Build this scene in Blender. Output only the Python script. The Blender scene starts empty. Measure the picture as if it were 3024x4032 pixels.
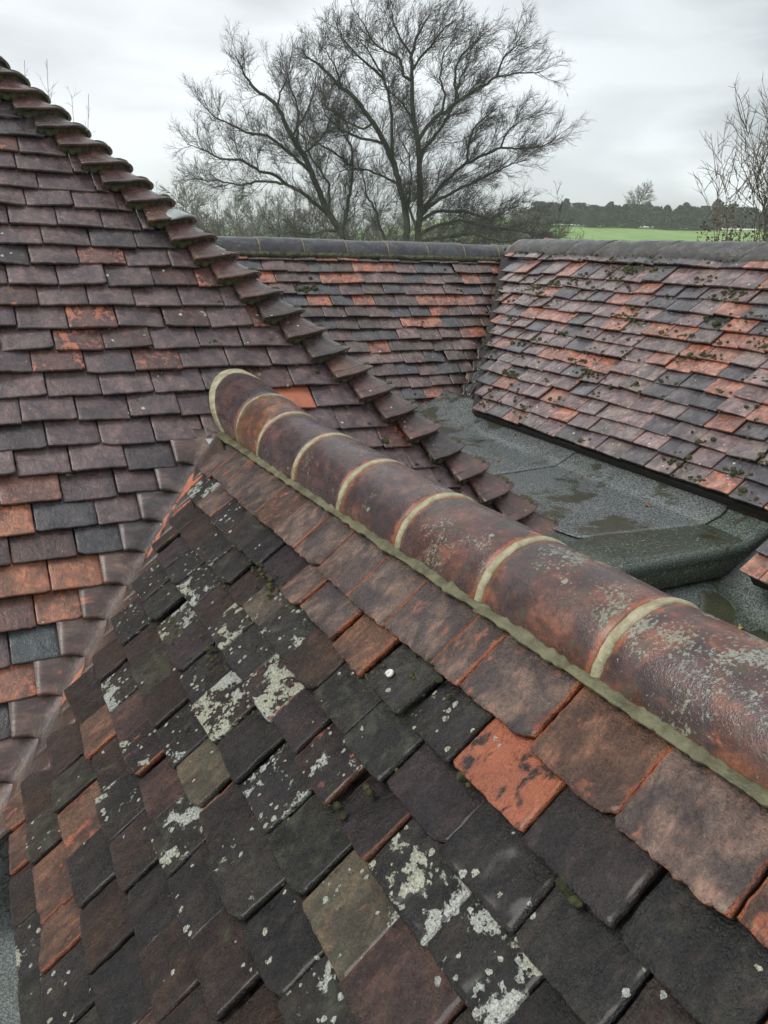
import bpy, math, random
import numpy as np
from mathutils import Matrix, Vector
rad = math.radians
SC = bpy.context.scene
COL = SC.collection

# ------------------------------------------------------------------ camera
CAM = np.array([-0.773, 0.0, 0.600])
pi_, ro_, ya_ = rad(18.65), rad(1.826), rad(27.233)
fw = np.array([math.sin(ya_)*math.cos(pi_), math.cos(ya_)*math.cos(pi_), -math.sin(pi_)])
rt = np.array([math.cos(ya_), -math.sin(ya_), 0.0])
up = np.cross(rt, fw)
r2 = rt*math.cos(ro_)+up*math.sin(ro_)
u2 = -rt*math.sin(ro_)+up*math.cos(ro_)
cd = bpy.data.cameras.new('camera')
cam = bpy.data.objects.new('camera', cd)
COL.objects.link(cam)
M = Matrix.Identity(4)
for i in range(3):
    M[i][0] = r2[i]; M[i][1] = u2[i]; M[i][2] = -fw[i]; M[i][3] = CAM[i]
cam.matrix_world = M
cd.sensor_fit = 'VERTICAL'; cd.sensor_height = 36.0
cd.lens = 3166.65/4032*36
cd.clip_start = 0.03; cd.clip_end = 2500
SC.camera = cam

# ------------------------------------------------------------------ world: overcast sky
wd = bpy.data.worlds.new('World'); SC.world = wd; wd.use_nodes = True
nt = wd.node_tree; nt.nodes.clear()
def N(nt, t, **k):
    n = nt.nodes.new(t)
    for a, b in k.items(): setattr(n, a, b)
    return n
def ramp(nt, src, stops):
    n = N(nt, 'ShaderNodeValToRGB'); e = n.color_ramp.elements
    while len(e) < len(stops): e.new(0.5)
    for i, (p, c) in enumerate(stops):
        e[i].position = p
        e[i].color = (c, c, c, 1) if isinstance(c, (int, float)) else (*c, 1)
    nt.links.new(src, n.inputs[0]); return n.outputs[0]
out = N(nt, 'ShaderNodeOutputWorld'); bg = N(nt, 'ShaderNodeBackground')
tc = N(nt, 'ShaderNodeTexCoord')
mp = N(nt, 'ShaderNodeMapping'); mp.inputs['Scale'].default_value = (1.1, 1.1, 4.6)
mp.inputs['Rotation'].default_value = (0, 0, 0.5)
nt.links.new(tc.outputs['Generated'], mp.inputs[0])
nz = N(nt, 'ShaderNodeTexNoise'); nz.inputs['Scale'].default_value = 2.1; nz.inputs['Detail'].default_value = 5; nz.inputs['Roughness'].default_value = 0.48
nz.inputs['Distortion'].default_value = 0.35
nt.links.new(mp.outputs[0], nz.inputs['Vector'])
cl = ramp(nt, nz.outputs['Fac'], [(0.40, (0.36, 0.38, 0.395)), (0.49, (0.58, 0.61, 0.63)), (0.58, (0.82, 0.86, 0.88))])
# the cloud bank is thicker towards the right of the picture (azimuth ~50 deg, elevation 15-35 deg)
def dotdir(az, el, lo, hi):
    v = (math.sin(rad(az))*math.cos(rad(el)), math.cos(rad(az))*math.cos(rad(el)), math.sin(rad(el)))
    d = N(nt, 'ShaderNodeVectorMath', operation='DOT_PRODUCT'); d.inputs[1].default_value = v
    nt.links.new(tc.outputs['Generated'], d.inputs[0])
    m = N(nt, 'ShaderNodeMapRange', interpolation_type='SMOOTHSTEP'); m.inputs[1].default_value = math.cos(rad(lo)); m.inputs[2].default_value = math.cos(rad(hi))
    nt.links.new(d.outputs['Value'], m.inputs[0]); return m.outputs[0]
def mixc(nt, f, a, b, bt='MIX'):
    m = N(nt, 'ShaderNodeMix', data_type='RGBA', blend_type=bt)
    for s, i in ((f, 0), (a, 6), (b, 7)):
        if hasattr(s, 'links'): nt.links.new(s, m.inputs[i])
        elif i == 0: m.inputs[0].default_value = s
        else: m.inputs[i].default_value = (*s, 1)
    return m.outputs[2]
c1 = mixc(nt, dotdir(52, 21, 22, 3), cl, (0.70, 0.71, 0.715), 'MULTIPLY')
f2 = N(nt, 'ShaderNodeMath', operation='MULTIPLY'); nt.links.new(dotdir(2, 14, 34, 5), f2.inputs[0]); f2.inputs[1].default_value = .62
c2 = mixc(nt, f2.outputs[0], c1, (0.80, 0.83, 0.85))
f3 = N(nt, 'ShaderNodeMath', operation='MULTIPLY'); nt.links.new(dotdir(38, 8, 12, 2), f3.inputs[0]); f3.inputs[1].default_value = .6
c3 = mixc(nt, f3.outputs[0], c2, (0.76, 0.80, 0.83))
sky = N(nt, 'ShaderNodeTexSky', sky_type='NISHITA', sun_disc=False)
sky.sun_elevation = rad(50); sky.sun_rotation = rad(-72)
skm = N(nt, 'ShaderNodeVectorMath', operation='SCALE'); skm.inputs['Scale'].default_value = 0.1
nt.links.new(sky.outputs[0], skm.inputs[0])
fin = mixc(nt, 0.93, skm.outputs[0], c3)
nt.links.new(fin, bg.inputs[0]); bg.inputs[1].default_value = 0.93
nt.links.new(bg.outputs[0], out.inputs[0])

# ------------------------------------------------------------------ veiled sun
sd = bpy.data.lights.new('sun', 'SUN'); sd.energy = 1.5; sd.angle = rad(24); sd.color = (1.0, 0.975, 0.94)
so = bpy.data.objects.new('sun', sd); COL.objects.link(so)
sv = Vector((math.sin(rad(-72))*math.cos(rad(50)), math.cos(rad(-72))*math.cos(rad(50)), math.sin(rad(50))))
so.rotation_euler = sv.to_track_quat('Z', 'Y').to_euler()
SC.view_settings.view_transform = 'Standard'; SC.view_settings.look = 'None'
SC.view_settings.exposure = 0.50; SC.view_settings.gamma = 1.0

# ------------------------------------------------------------------ helpers
rng = np.random.default_rng(11)
def hsh(ix, iy, iz):
    h = (ix*374761393 + iy*668265263 + iz*2147483647) & 0xffffffff
    h = ((h ^ (h >> 13))*1274126177) & 0xffffffff
    return ((h ^ (h >> 16)) & 0xffff)/65535.0
def vn(p, sc=1.0, oc=1):
    """value noise, p (N,3) -> (N,) in -1..1"""
    p = np.asarray(p, float)*sc; tot = 0; am = 1; su = 0
    for _ in range(oc):
        i = np.floor(p).astype(np.int64); f = p-i; f = f*f*(3-2*f); r = 0
        for dx in (0, 1):
            for dy in (0, 1):
                for dz in (0, 1):
                    wgt = (f[:, 0] if dx else 1-f[:, 0])*(f[:, 1] if dy else 1-f[:, 1])*(f[:, 2] if dz else 1-f[:, 2])
                    r = r+wgt*hsh(i[:, 0]+dx, i[:, 1]+dy, i[:, 2]+dz)
        tot = tot+am*(r*2-1); su += am; am *= .5; p = p*2.03+7.1
    return tot/su

class G:
    """gathers vertices, faces and point attributes, then links them as one mesh object"""
    def __init__(s): s.v = []; s.f = []; s.n = 0; s.at = {}
    def add(s, V, F, **at):
        V = np.asarray(V, float); s.v.append(V)
        s.f += [tuple(i+s.n for i in q) for q in F]
        for k, a in at.items():
            a = np.asarray(a, float)
            if a.ndim == 1: a = np.tile(a, (len(V), 1))
            s.at.setdefault(k, []).append(a)
        s.n += len(V)
    def build(s, name, mat, parent=None, origin=None, smooth=True):
        V = np.concatenate(s.v); o = np.array(origin if origin is not None else (0, 0, 0), float)
        me = bpy.data.meshes.new(name); me.from_pydata((V-o).tolist(), [], s.f)
        for k, a in s.at.items():
            a = np.concatenate(a)
            if a.shape[1] == 3: a = np.concatenate([a, np.ones((len(a), 1))], 1)
            t = me.attributes.new(k, 'FLOAT_COLOR', 'POINT'); t.data.foreach_set('color', a.astype(np.float32).ravel())
        me.materials.append(mat)
        if smooth: me.polygons.foreach_set('use_smooth', [True]*len(me.polygons))
        me.update()
        ob = bpy.data.objects.new(name, me); COL.objects.link(ob)
        if parent is not None:
            ob.parent = parent
            ob.location = o-np.array(parent.get('_o', (0, 0, 0)))
        else: ob.location = o
        ob['_o'] = [float(x) for x in o]
        return ob
def fast_mesh(name, V, quads, mat, parent=None, origin=(0, 0, 0), smooth=True):
    V = np.asarray(V, np.float32)-np.asarray(origin, np.float32); F = np.asarray(quads, np.int32); k = F.shape[1]
    me = bpy.data.meshes.new(name)
    me.vertices.add(len(V)); me.vertices.foreach_set('co', V.ravel())
    me.loops.add(F.size); me.loops.foreach_set('vertex_index', F.ravel())
    me.polygons.add(len(F)); me.polygons.foreach_set('loop_start', np.arange(0, F.size, k, dtype=np.int32))
    me.polygons.foreach_set('loop_total', np.full(len(F), k, np.int32))
    if smooth: me.polygons.foreach_set('use_smooth', np.ones(len(F), bool))
    me.materials.append(mat); me.update(calc_edges=True)
    ob = bpy.data.objects.new(name, me); COL.objects.link(ob)
    if parent is not None:
        ob.parent = parent; ob.location = np.asarray(origin)-np.array(parent.get('_o', (0, 0, 0)))
    else: ob.location = origin
    ob['_o'] = [float(x) for x in origin]
    return ob
def empty(name, loc, label, cat, group=None, kind=None):
    o = bpy.data.objects.new(name, None); COL.objects.link(o); o.location = loc; o.empty_display_size = .2
    o['_o'] = [float(x) for x in loc]; return tag(o, label, cat, group, kind)
def tag(o, label=None, cat=None, group=None, kind=None):
    if label: o['label'] = label
    if cat: o['category'] = cat
    if group: o['group'] = group
    if kind: o['kind'] = kind
    return o
def gridF(nu, nv, off=0, flip=False):
    F = []
    for j in range(nv-1):
        for i in range(nu-1):
            a = off+j*nu+i; q = (a, a+1, a+nu+1, a+nu)
            F.append(q[::-1] if flip else q)
    return F
def closed(nu, nv, top):
    """faces of a slab: top grid (nu x nv) followed by a bottom copy"""
    n = nu*nv; F = gridF(nu, nv)+gridF(nu, nv, n, True)
    for i in range(nu-1):
        F.append((i+1, i, n+i, n+i+1)); a = (nv-1)*nu+i; F.append((a, a+1, n+a+1, n+a))
    for j in range(nv-1):
        a = j*nu; F.append((a, a+nu, n+a+nu, n+a)); b = j*nu+nu-1; F.append((b+nu, b, n+b, n+b+nu))
    return F

# ------------------------------------------------------------------ materials
def newmat(name):
    m = bpy.data.materials.new(name); m.use_nodes = True; t = m.node_tree
    b = t.nodes['Principled BSDF']; return m, t, b
def noise(t, vec, scale, detail=4, rough=.55, dist=0):
    n = N(t, 'ShaderNodeTexNoise'); n.inputs['Scale'].default_value = scale; n.inputs['Detail'].default_value = detail
    n.inputs['Roughness'].default_value = rough; n.inputs['Distortion'].default_value = dist
    if vec is not None: t.links.new(vec, n.inputs['Vector'])
    return n.outputs['Fac']
def mth(t, op, a, b=None, c=None, clamp=False):
    n = N(t, 'ShaderNodeMath', operation=op); n.use_clamp = clamp
    for i, x in enumerate((a, b, c)):
        if x is None: continue
        if hasattr(x, 'links'): t.links.new(x, n.inputs[i])
        else: n.inputs[i].default_value = x
    return n.outputs[0]
def step(t, x, lo, hi, smooth=True):
    n = N(t, 'ShaderNodeMapRange', interpolation_type='SMOOTHSTEP' if smooth else 'LINEAR')
    for i, y in ((0, x), (1, lo), (2, hi)):
        if hasattr(y, 'links'): t.links.new(y, n.inputs[i])
        else: n.inputs[i].default_value = y
    return n.outputs[0]
def bump(t, h, st, dist=.01, nrm=None):
    n = N(t, 'ShaderNodeBump'); n.inputs['Strength'].default_value = st; n.inputs['Distance'].default_value = dist
    t.links.new(h, n.inputs['Height'])
    if nrm: t.links.new(nrm, n.inputs['Normal'])
    return n.outputs[0]
def attr(t, name):
    n = N(t, 'ShaderNodeAttribute'); n.attribute_name = name; return n

def clay(name, fine=520, bst=.5, rlo=.22, rhi=.62, stretch=1.0, detail_bump=1.0, worn=.85, dots=1.0, eg=(.23, .29), coat=.35, speck=False):
    m, t, b = newmat(name)
    A = attr(t, 'tc'); TI = attr(t, 'tint'); AM = attr(t, 'amt')
    sp = N(t, 'ShaderNodeSeparateColor'); t.links.new(AM.outputs['Color'], sp.inputs[0])
    orange, lich, green, soot = sp.outputs[0], sp.outputs[1], sp.outputs[2], AM.outputs['Alpha']
    edge = TI.outputs['Alpha']
    mpn = N(t, 'ShaderNodeMapping'); mpn.inputs['Scale'].default_value = (1, stretch, 1); t.links.new(A.outputs['Vector'], mpn.inputs[0])
    V = mpn.outputs[0]; VV = A.outputs['Vector']
    n1 = noise(t, V, 14, 5, .6, .4); n2 = noise(t, V, 45, 5, .6, .3); n3 = noise(t, VV, 170, 3, .6)
    col = mixc(t, step(t, n1, .40, .60), TI.outputs['Color'], (.50, .50, .55), 'MULTIPLY')
    br = mixc(t, step(t, n2, .45, .72), col, (1.85, 1.55, 1.4), 'MULTIPLY')
    col = mixc(t, step(t, n3, .42, .7), br, (.72, .72, .75), 'MULTIPLY')
    # raw orange clay where the fired skin is worn through
    ox = mth(t, 'ADD', mth(t, 'MULTIPLY', n1, .55), mth(t, 'MULTIPLY', n2, .45))
    fo = step(t, mth(t, 'ADD', ox, mth(t, 'MULTIPLY', orange, .42)), .70, .78)
    oc = mixc(t, n3, (.40, .115, .055), (.62, .21, .115))
    col = mixc(t, mth(t, 'MULTIPLY', fo, .9), col, oc)
    # chipped edge
    fe = mth(t, 'MULTIPLY', step(t, mth(t, 'ADD', edge, mth(t, 'MULTIPLY', mth(t, 'SUBTRACT', n2, .5), 1.1)), .62, .85), step(t, orange, *eg))
    col = mixc(t, mth(t, 'MULTIPLY', fe, worn), col, (.40, .12, .052))
    # soot / dark fired cloud
    n4 = noise(t, VV, 9, 3, .5, .6)
    fs = mth(t, 'MULTIPLY', step(t, n4, .47, .60), soot)
    col = mixc(t, mth(t, 'MULTIPLY', fs, .8), col, (.038, .036, .042))
    # algae
    n5 = noise(t, VV, 26, 6, .65, .5)
    fg = step(t, mth(t, 'ADD', n5, mth(t, 'MULTIPLY', green, .34)), .62, .80)
    gcol = mixc(t, n3, (.030, .033, .022), (.105, .108, .068))
    col = mixc(t, mth(t, 'MULTIPLY', fg, .8), col, gcol)
    # lichen: crusty patches and specks
    n6 = noise(t, VV, 15, 6, .62, .25); n7 = noise(t, VV, 75, 4, .6, .2)
    lq = mth(t, 'ADD', mth(t, 'MULTIPLY', n6, .72), mth(t, 'MULTIPLY', n7, .28))
    if speck: lq = mth(t, 'ADD', mth(t, 'MULTIPLY', noise(t, VV, 150, 4, .7), .55), mth(t, 'MULTIPLY', noise(t, VV, 8, 3, .6), .55))
    lp = step(t, mth(t, 'ADD', lq, mth(t, 'MULTIPLY', lich, .26)), .695, .715)
    vo = N(t, 'ShaderNodeTexVoronoi'); vo.inputs['Scale'].default_value = 62; t.links.new(VV, vo.inputs['Vector'])
    dn = mth(t, 'ADD', vo.outputs['Distance'], mth(t, 'MULTIPLY', mth(t, 'SUBTRACT', n7, .5), 1.1))
    vr = N(t, 'ShaderNodeSeparateColor'); t.links.new(vo.outputs['Color'], vr.inputs[0])
    sel = mth(t, 'LESS_THAN', vr.outputs[0], mth(t, 'MULTIPLY', lich, .50*dots))
    ld = mth(t, 'MULTIPLY', mth(t, 'LESS_THAN', dn, mth(t, 'MULTIPLY_ADD', vr.outputs[1], .30, .10)), sel)
    lm = mth(t, 'MULTIPLY', mth(t, 'MAXIMUM', mth(t, 'MULTIPLY', lp, step(t, lich, .02, .12)), ld), step(t, lich, .0, .03))
    n8 = noise(t, VV, 240, 3, .7); n9 = noise(t, VV, 7, 2, .5)
    lc = mixc(t, step(t, n8, .35, .65), (.36, .37, .31), (.76, .78, .72))
    lc = mixc(t, step(t, n9, .48, .56), lc, (.98, .95, .82), 'MULTIPLY')
    lc = mixc(t, step(t, n7, .62, .66), lc, (.10, .10, .09))
    if speck: lc = mixc(t, n9, lc, (.46, .50, .44), 'MULTIPLY'); lc = mixc(t, .55, lc, (.17, .185, .15))
    col = mixc(t, mth(t, 'MULTIPLY', lm, .80 if speck else .93), col, lc)
    t.links.new(col, b.inputs['Base Color'])
    rg = step(t, mth(t, 'ADD', mth(t, 'MULTIPLY', n2, .6), mth(t, 'MULTIPLY', n1, .4)), .35, .65)
    rr = mth(t, 'MULTIPLY_ADD', rg, rhi-rlo, rlo)
    rr = mth(t, 'ADD', rr, mth(t, 'MULTIPLY', mth(t, 'MAXIMUM', lm, fg), .4), None, True)
    t.links.new(rr, b.inputs['Roughness']); b.inputs['IOR'].default_value = 1.5
    b.inputs['Coat Weight'].default_value = coat; b.inputs['Coat Roughness'].default_value = .16; b.inputs['Coat IOR'].default_value = 1.33
    # relief: pits and grit
    g1 = noise(t, VV, fine, 2, .5); g2 = noise(t, V, 120, 5, .62, .5); g3 = noise(t, V, 40, 4, .6, .8)
    h = mth(t, 'ADD', mth(t, 'MULTIPLY', g1, .50), mth(t, 'ADD', mth(t, 'MULTIPLY', g2, .55), mth(t, 'MULTIPLY', g3, .9)))
    h = mth(t, 'ADD', h, mth(t, 'MULTIPLY', lm, mth(t, 'MULTIPLY_ADD', n8, .5, .35)))
    t.links.new(bump(t, h, bst, .006*detail_bump), b.inputs['Normal'])
    return m
M_N = clay('weathered_clay', 270, 1.0, .20, .55, .6, 2.6)
M_H = clay('smooth_wet_clay', 420, .6, .10, .34, .8, 1.1, .12, .5, (.23, .29), .6)
M_R = clay('far_clay', 300, .40, .10, .30, .8, .9, .15, .5, (.23, .29), .8)
M_RG = clay('ridge_clay', 420, .32, .16, .42, .6, 1.0, .60, .12, (.12, .17), .3, True)

def simple(name, c1_, c2_, sc=30, rough=(.5, .8), bst=.4, bsc=200, dist=.004, spec=None, detail=5):
    m, t, b = newmat(name); o = N(t, 'ShaderNodeTexCoord').outputs['Object']
    n = noise(t, o, sc, detail, .6, .3)
    t.links.new(mixc(t, step(t, n, .35, .65), c1_, c2_), b.inputs['Base Color'])
    t.links.new(mth(t, 'MULTIPLY_ADD', noise(t, o, sc*.7, 3), rough[1]-rough[0], rough[0]), b.inputs['Roughness'])
    t.links.new(bump(t, noise(t, o, bsc, 4, .6), bst, dist), b.inputs['Normal'])
    return m
M_MORT = simple('fresh_mortar', (.27, .24, .145), (.46, .41, .28), 34, (.45, .75), .9, 130, .004, detail=8)
M_BED = simple('damp_mortar', (.075, .070, .034), (.165, .155, .085), 22, (.35, .7), .9, 110, .004, detail=8)
M_OLDM = simple('old_mossy_mortar', (.028, .030, .016), (.12, .115, .055), 45, (.7, .95), 1.0, 120, .008)
M_TANM = simple('tan_mortar', (.16, .13, .08), (.30, .25, .16), 40, (.7, .9), .6, 200, .003)
M_MOSS = simple('moss', (.022, .026, .008), (.10, .105, .035), 60, (.85, 1), 1.0, 500, .006)
M_UND = simple('dark_underlay', (.012, .011, .010), (.03, .026, .022), 40, (.6, .9), .5, 200)
M_LEAD = simple('lead', (.22, .24, .25), (.34, .36, .37), 12, (.3, .5), .3, 60, .002)
M_BRICK = simple('brickwork', (.20, .075, .045), (.30, .14, .09), 8, (.7, .9), .5, 60, .01)
M_LEAF = simple('dead_leaf', (.38, .12, .04), (.48, .22, .08), 60, (.4, .6), .3, 200)
M_LEAFY = simple('yellow_leaf', (.42, .32, .08), (.5, .4, .15), 60, (.4, .6), .3, 200)
M_SHELL = simple('shell', (.55, .54, .50), (.78, .78, .75), 60, (.25, .4), .3, 200, .001)
M_BARK = simple('bark', (.030, .026, .020), (.085, .078, .055), 3, (.8, .95), .6, 20, .03)
M_TWIG = simple('twig', (.032, .025, .022), (.062, .050, .043), 2, (.7, .9), 0, 20)
M_HAZEL = simple('hazel_bark', (.085, .062, .045), (.15, .115, .085), 6, (.6, .8), 0, 20)
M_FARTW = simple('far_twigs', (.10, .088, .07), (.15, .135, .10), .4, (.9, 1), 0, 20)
M_EVER = simple('evergreen', (.030, .040, .030), (.070, .080, .055), .5, (.9, 1), 0, 20)
M_BEECH = simple('beech_leaves', (.060, .036, .024), (.12, .078, .05), 2.5, (.7, .9), 0, 20)
M_LEAFGRN = simple('ivy_green', (.035, .05, .02), (.08, .10, .04), 2, (.6, .8), 0, 20)
M_SCRUB = simple('scrub', (.050, .048, .028), (.11, .105, .06), .9, (.9, 1), 0, 20)

def felt_mat(name, base1, base2, wet):
    m, t, b = newmat(name); o = N(t, 'ShaderNodeTexCoord').outputs['Object']
    g = noise(t, o, 150, 3, .7); g2 = noise(t, o, 90, 3, .7); lo = noise(t, o, 3.2, 4, .6, .3); lo2 = noise(t, o, 11, 5, .65)
    c = mixc(t, step(t, g, .42, .60), base1, base2)
    c = mixc(t, step(t, g2, .60, .68), c, (.30, .32, .31))
    c = mixc(t, mth(t, 'MULTIPLY', step(t, lo, .45, .6), .5), c, (.60, .62, .58), 'MULTIPLY')
    pud = step(t, mth(t, 'ADD', mth(t, 'MULTIPLY', lo, .7), mth(t, 'MULTIPLY', lo2, .3)), .535-wet*.1, .575-wet*.1)
    c = mixc(t, mth(t, 'MULTIPLY', pud, .72), c, (.050, .048, .022))
    alg = step(t, mth(t, 'ADD', mth(t, 'MULTIPLY', noise(t, o, 6, 4, .6), .6), mth(t, 'MULTIPLY', noise(t, o, 70, 3, .6), .4)), .56, .66)
    c = mixc(t, mth(t, 'MULTIPLY', alg, .45), c, (.085, .10, .03))
    t.links.new(c, b.inputs['Base Color'])
    b.inputs['Coat Weight'].default_value = .55; b.inputs['Coat Roughness'].default_value = .10; b.inputs['Coat IOR'].default_value = 1.33
    r = mth(t, 'MULTIPLY_ADD', g, .34, .03)
    r = mth(t, 'MULTIPLY', r, mth(t, 'MULTIPLY_ADD', pud, -.75, 1))
    t.links.new(r, b.inputs['Roughness'])
    h = mth(t, 'MULTIPLY', mth(t, 'ADD', g, g2), mth(t, 'MULTIPLY_ADD', pud, -.93, 1))
    t.links.new(bump(t, h, .8, .004), b.inputs['Normal'])
    return m
M_FELT = felt_mat('mineral_felt', (.050, .058, .057), (.25, .27, .268), .1)
M_FELTG = felt_mat('green_mineral_felt', (.040, .055, .047), (.17, .20, .175), .0)
M_FELTW = felt_mat('wet_felt', (.04, .048, .04), (.10, .115, .10), .9)

# ------------------------------------------------------------------ roof planes (fitted to the building)
def frame(ps, sl, th, kind):
    ps, sl, th = rad(ps), rad(sl), rad(th)
    if kind == 'Y': a = np.array([math.sin(ps), math.cos(ps), 0]); h = np.array([-math.cos(ps), math.sin(ps), 0])
    else: a = np.array([math.cos(ps), -math.sin(ps), 0]); h = np.array([-math.sin(ps), -math.cos(ps), 0])
    dn = h*math.cos(th)+np.array([0, 0, -math.sin(th)]); al = a*math.cos(sl)+np.array([0, 0, math.sin(sl)])
    n = np.cross(al, dn); n /= np.linalg.norm(n)
    if n[2] < 0: n = -n
    return al, dn, n
class Plane:
    def __init__(s, P, fr): s.P = np.array(P, float); s.al, s.dn, s.n = fr
    def __call__(s, a, t, h=0): return s.P+s.al*a+s.dn*t+s.n*h
PN = Plane([0, 0, 0], frame(-.1009, -2.03, 43.24, 'Y'))
PH = Plane([0, 2.7544, 0], frame(0, -.717, 42.41, 'X'))
LAM = 1.075                                # the hipped roof stands a little farther back than its tile gauge alone suggests
PH.P = CAM+LAM*(PH.P-CAM); PH.al = PH.al*LAM; PH.dn = PH.dn*LAM
PF = Plane([0, 5.588, .3782], frame(1.0042, -.05, 47.23, 'X'))
PR = Plane([1.9914, 0, -.3555], frame(-.0654, -.339, 40.446, 'Y'))
TILT = .155

def tile(pl, a0, a1, t, L=.155, th=.012, nx=8, ny=7, rag=.0008, relief=.0008, skew=0., camber=.002, jit=1., bite=0., tl=None, sgn=1):
    """one plain tile: side edges at a0 < a1 along the course, lower edge at slope distance t"""
    w = abs(a1-a0); sd_ = rng.random(3)*90
    us = np.concatenate([[0, .0022/w], np.linspace(.012/w, 1-.012/w, nx-3), [1-.0022/w, 1]]) if nx > 5 else np.linspace(0, 1, nx)
    vs = np.concatenate([np.linspace(-1, -.07, ny-2), [-.0022/L, 0]])[::1]
    U, V = np.meshgrid(us, vs); U = U.ravel(); V = V.ravel()
    uu = U*w; vv = V*L
    q_ = lambda a, b, s, o=1: vn(np.stack([a, b, np.zeros_like(a)], 1)+sd_, s, o)
    el = q_(np.zeros_like(vv), vv, 90, 2)*rag; er = q_(np.ones_like(vv), vv, 90, 2)*rag; eb = q_(uu, np.full_like(uu, 3.), 90, 2)*rag*1.5
    eb = eb - bite*np.exp(-(uu/.02)**2) - (rng.random() < .3)*.004*np.exp(-((w-uu)/.012)**2)
    cr = .0025
    eb = eb - cr*(np.exp(-uu/.004)+np.exp(-(w-uu)/.004))
    A = uu+el*(1-U)+er*U; B = vv+eb*(1+V)
    rot = rng.normal(0, .008)*jit; ca, sa = math.cos(rot), math.sin(rot)
    A2 = (A-w/2)*ca-B*sa+w/2; B2 = (A-w/2)*sa+B*ca
    h = V*L*(TILT if tl is None else tl)+camber*(1-(2*U-1)**2)*(1+V)+q_(uu, vv, 22, 2)*relief*1.6+q_(uu, vv, 110, 2)*relief*.7
    h = h+rng.normal(0, .0024)*jit+(U-.5)*rng.normal(0, .006)*jit+(1+V)*abs(rng.normal(0, .0025))*jit
    edge = ((U <= .0023/w) | (U >= 1-.0023/w) | (V > -.002/L-1e-4)).astype(float)
    out_ = (U < 1e-6) | (U > 1-1e-6) | (V > -1e-6); h = h-np.where(out_, .0016, 0)
    a_ = min(a0, a1)+A2+B2*skew*(-1); Pt = pl.P+np.outer(a_, pl.al)+np.outer(t+B2, pl.dn)
    top = Pt+np.outer(h, pl.n); bot = Pt+np.outer(h-th, pl.n)
    bot = bot+pl.dn*(-.0015)
    nu, nv = len(us), len(vs); F = closed(nu, nv, None)
    Vx = np.concatenate([top, bot])
    tcv = np.stack([uu, vv, h], 1)+sd_; tcv = np.concatenate([tcv, tcv+[0, 0, .012]])
    e_ = np.concatenate([edge, np.ones(len(edge))])
    # orientation
    a_b = np.cross(Vx[1]-Vx[0], Vx[nu]-Vx[0])
    if a_b@pl.n < 0: F = [f[::-1] for f in F]
    return Vx, F, tcv, e_
def addtile(g, T, tint, amt):
    Vx, F, tcv, e_ = T
    ti = np.concatenate([np.tile(tint, (len(Vx), 1)), e_[:, None]], 1)
    g.add(Vx, F, tc=tcv, tint=ti, amt=np.tile(amt, (len(Vx), 1)))

# styles of the old, lichened near slope: tint, (orange, lichen, green, soot)
ST = {
 'purp': ((.060, .045, .052), (.12, .02, .02, .3)), 'newb': ((.225, .158, .128), (.30, 0, .0, .75)), 'orbr': ((.20, .110, .072), (.31, .0, .03, .35)),
 'dkmoss': ((.040, .040, .036), (.05, .14, .40, .2)), 'dkspk': ((.042, .040, .038), (.06, .42, .22, .3)), 'bright': ((.075, .058, .058), (.74, .14, .0, .2)),
 'char': ((.060, .052, .054), (.08, .03, .03, .3)), 'grey': ((.054, .055, .055), (.05, .05, .16, .1)), 'dklich': ((.052, .052, .045), (.05, .48, .35, .1)),
 'tanl': ((.14, .115, .08), (.2, .42, .35, .1)), 'brwn': ((.085, .052, .036), (.19, .03, .16, .2)), 'white': ((.060, .045, .04), (.28, .82, .2, .2)),
 'redspk': ((.052, .038, .036), (.30, .52, .1, .3)), 'dkor': ((.046, .040, .042), (.26, .04, .1, .2)), 'whblob': ((.042, .041, .042), (.14, .62, .1, .2)),
 'dkgr': ((.042, .046, .040), (.04, .10, .35, .1)), 'yel': ((.155, .130, .085), (.18, .34, .42, .1)), 'smbr': ((.105, .062, .050), (.22, .02, .02, .15)),
 'cream': ((.085, .078, .055), (.2, .74, .4, .1)), 'lich': ((.050, .047, .040), (.12, .66, .3, .2)), 'grn': ((.060, .055, .038), (.1, .25, .50, .1)),
 'dkbr': ((.056, .036, .026), (.14, .02, .12, .3)), 'dk': ((.036, .034, .035), (.05, .12, .1, .2)), 'redd': ((.050, .036, .042), (.3, .6, .1, .3)), 'dkb': ((.058, .040, .034), (.14, .12, .18, .2))}
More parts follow.
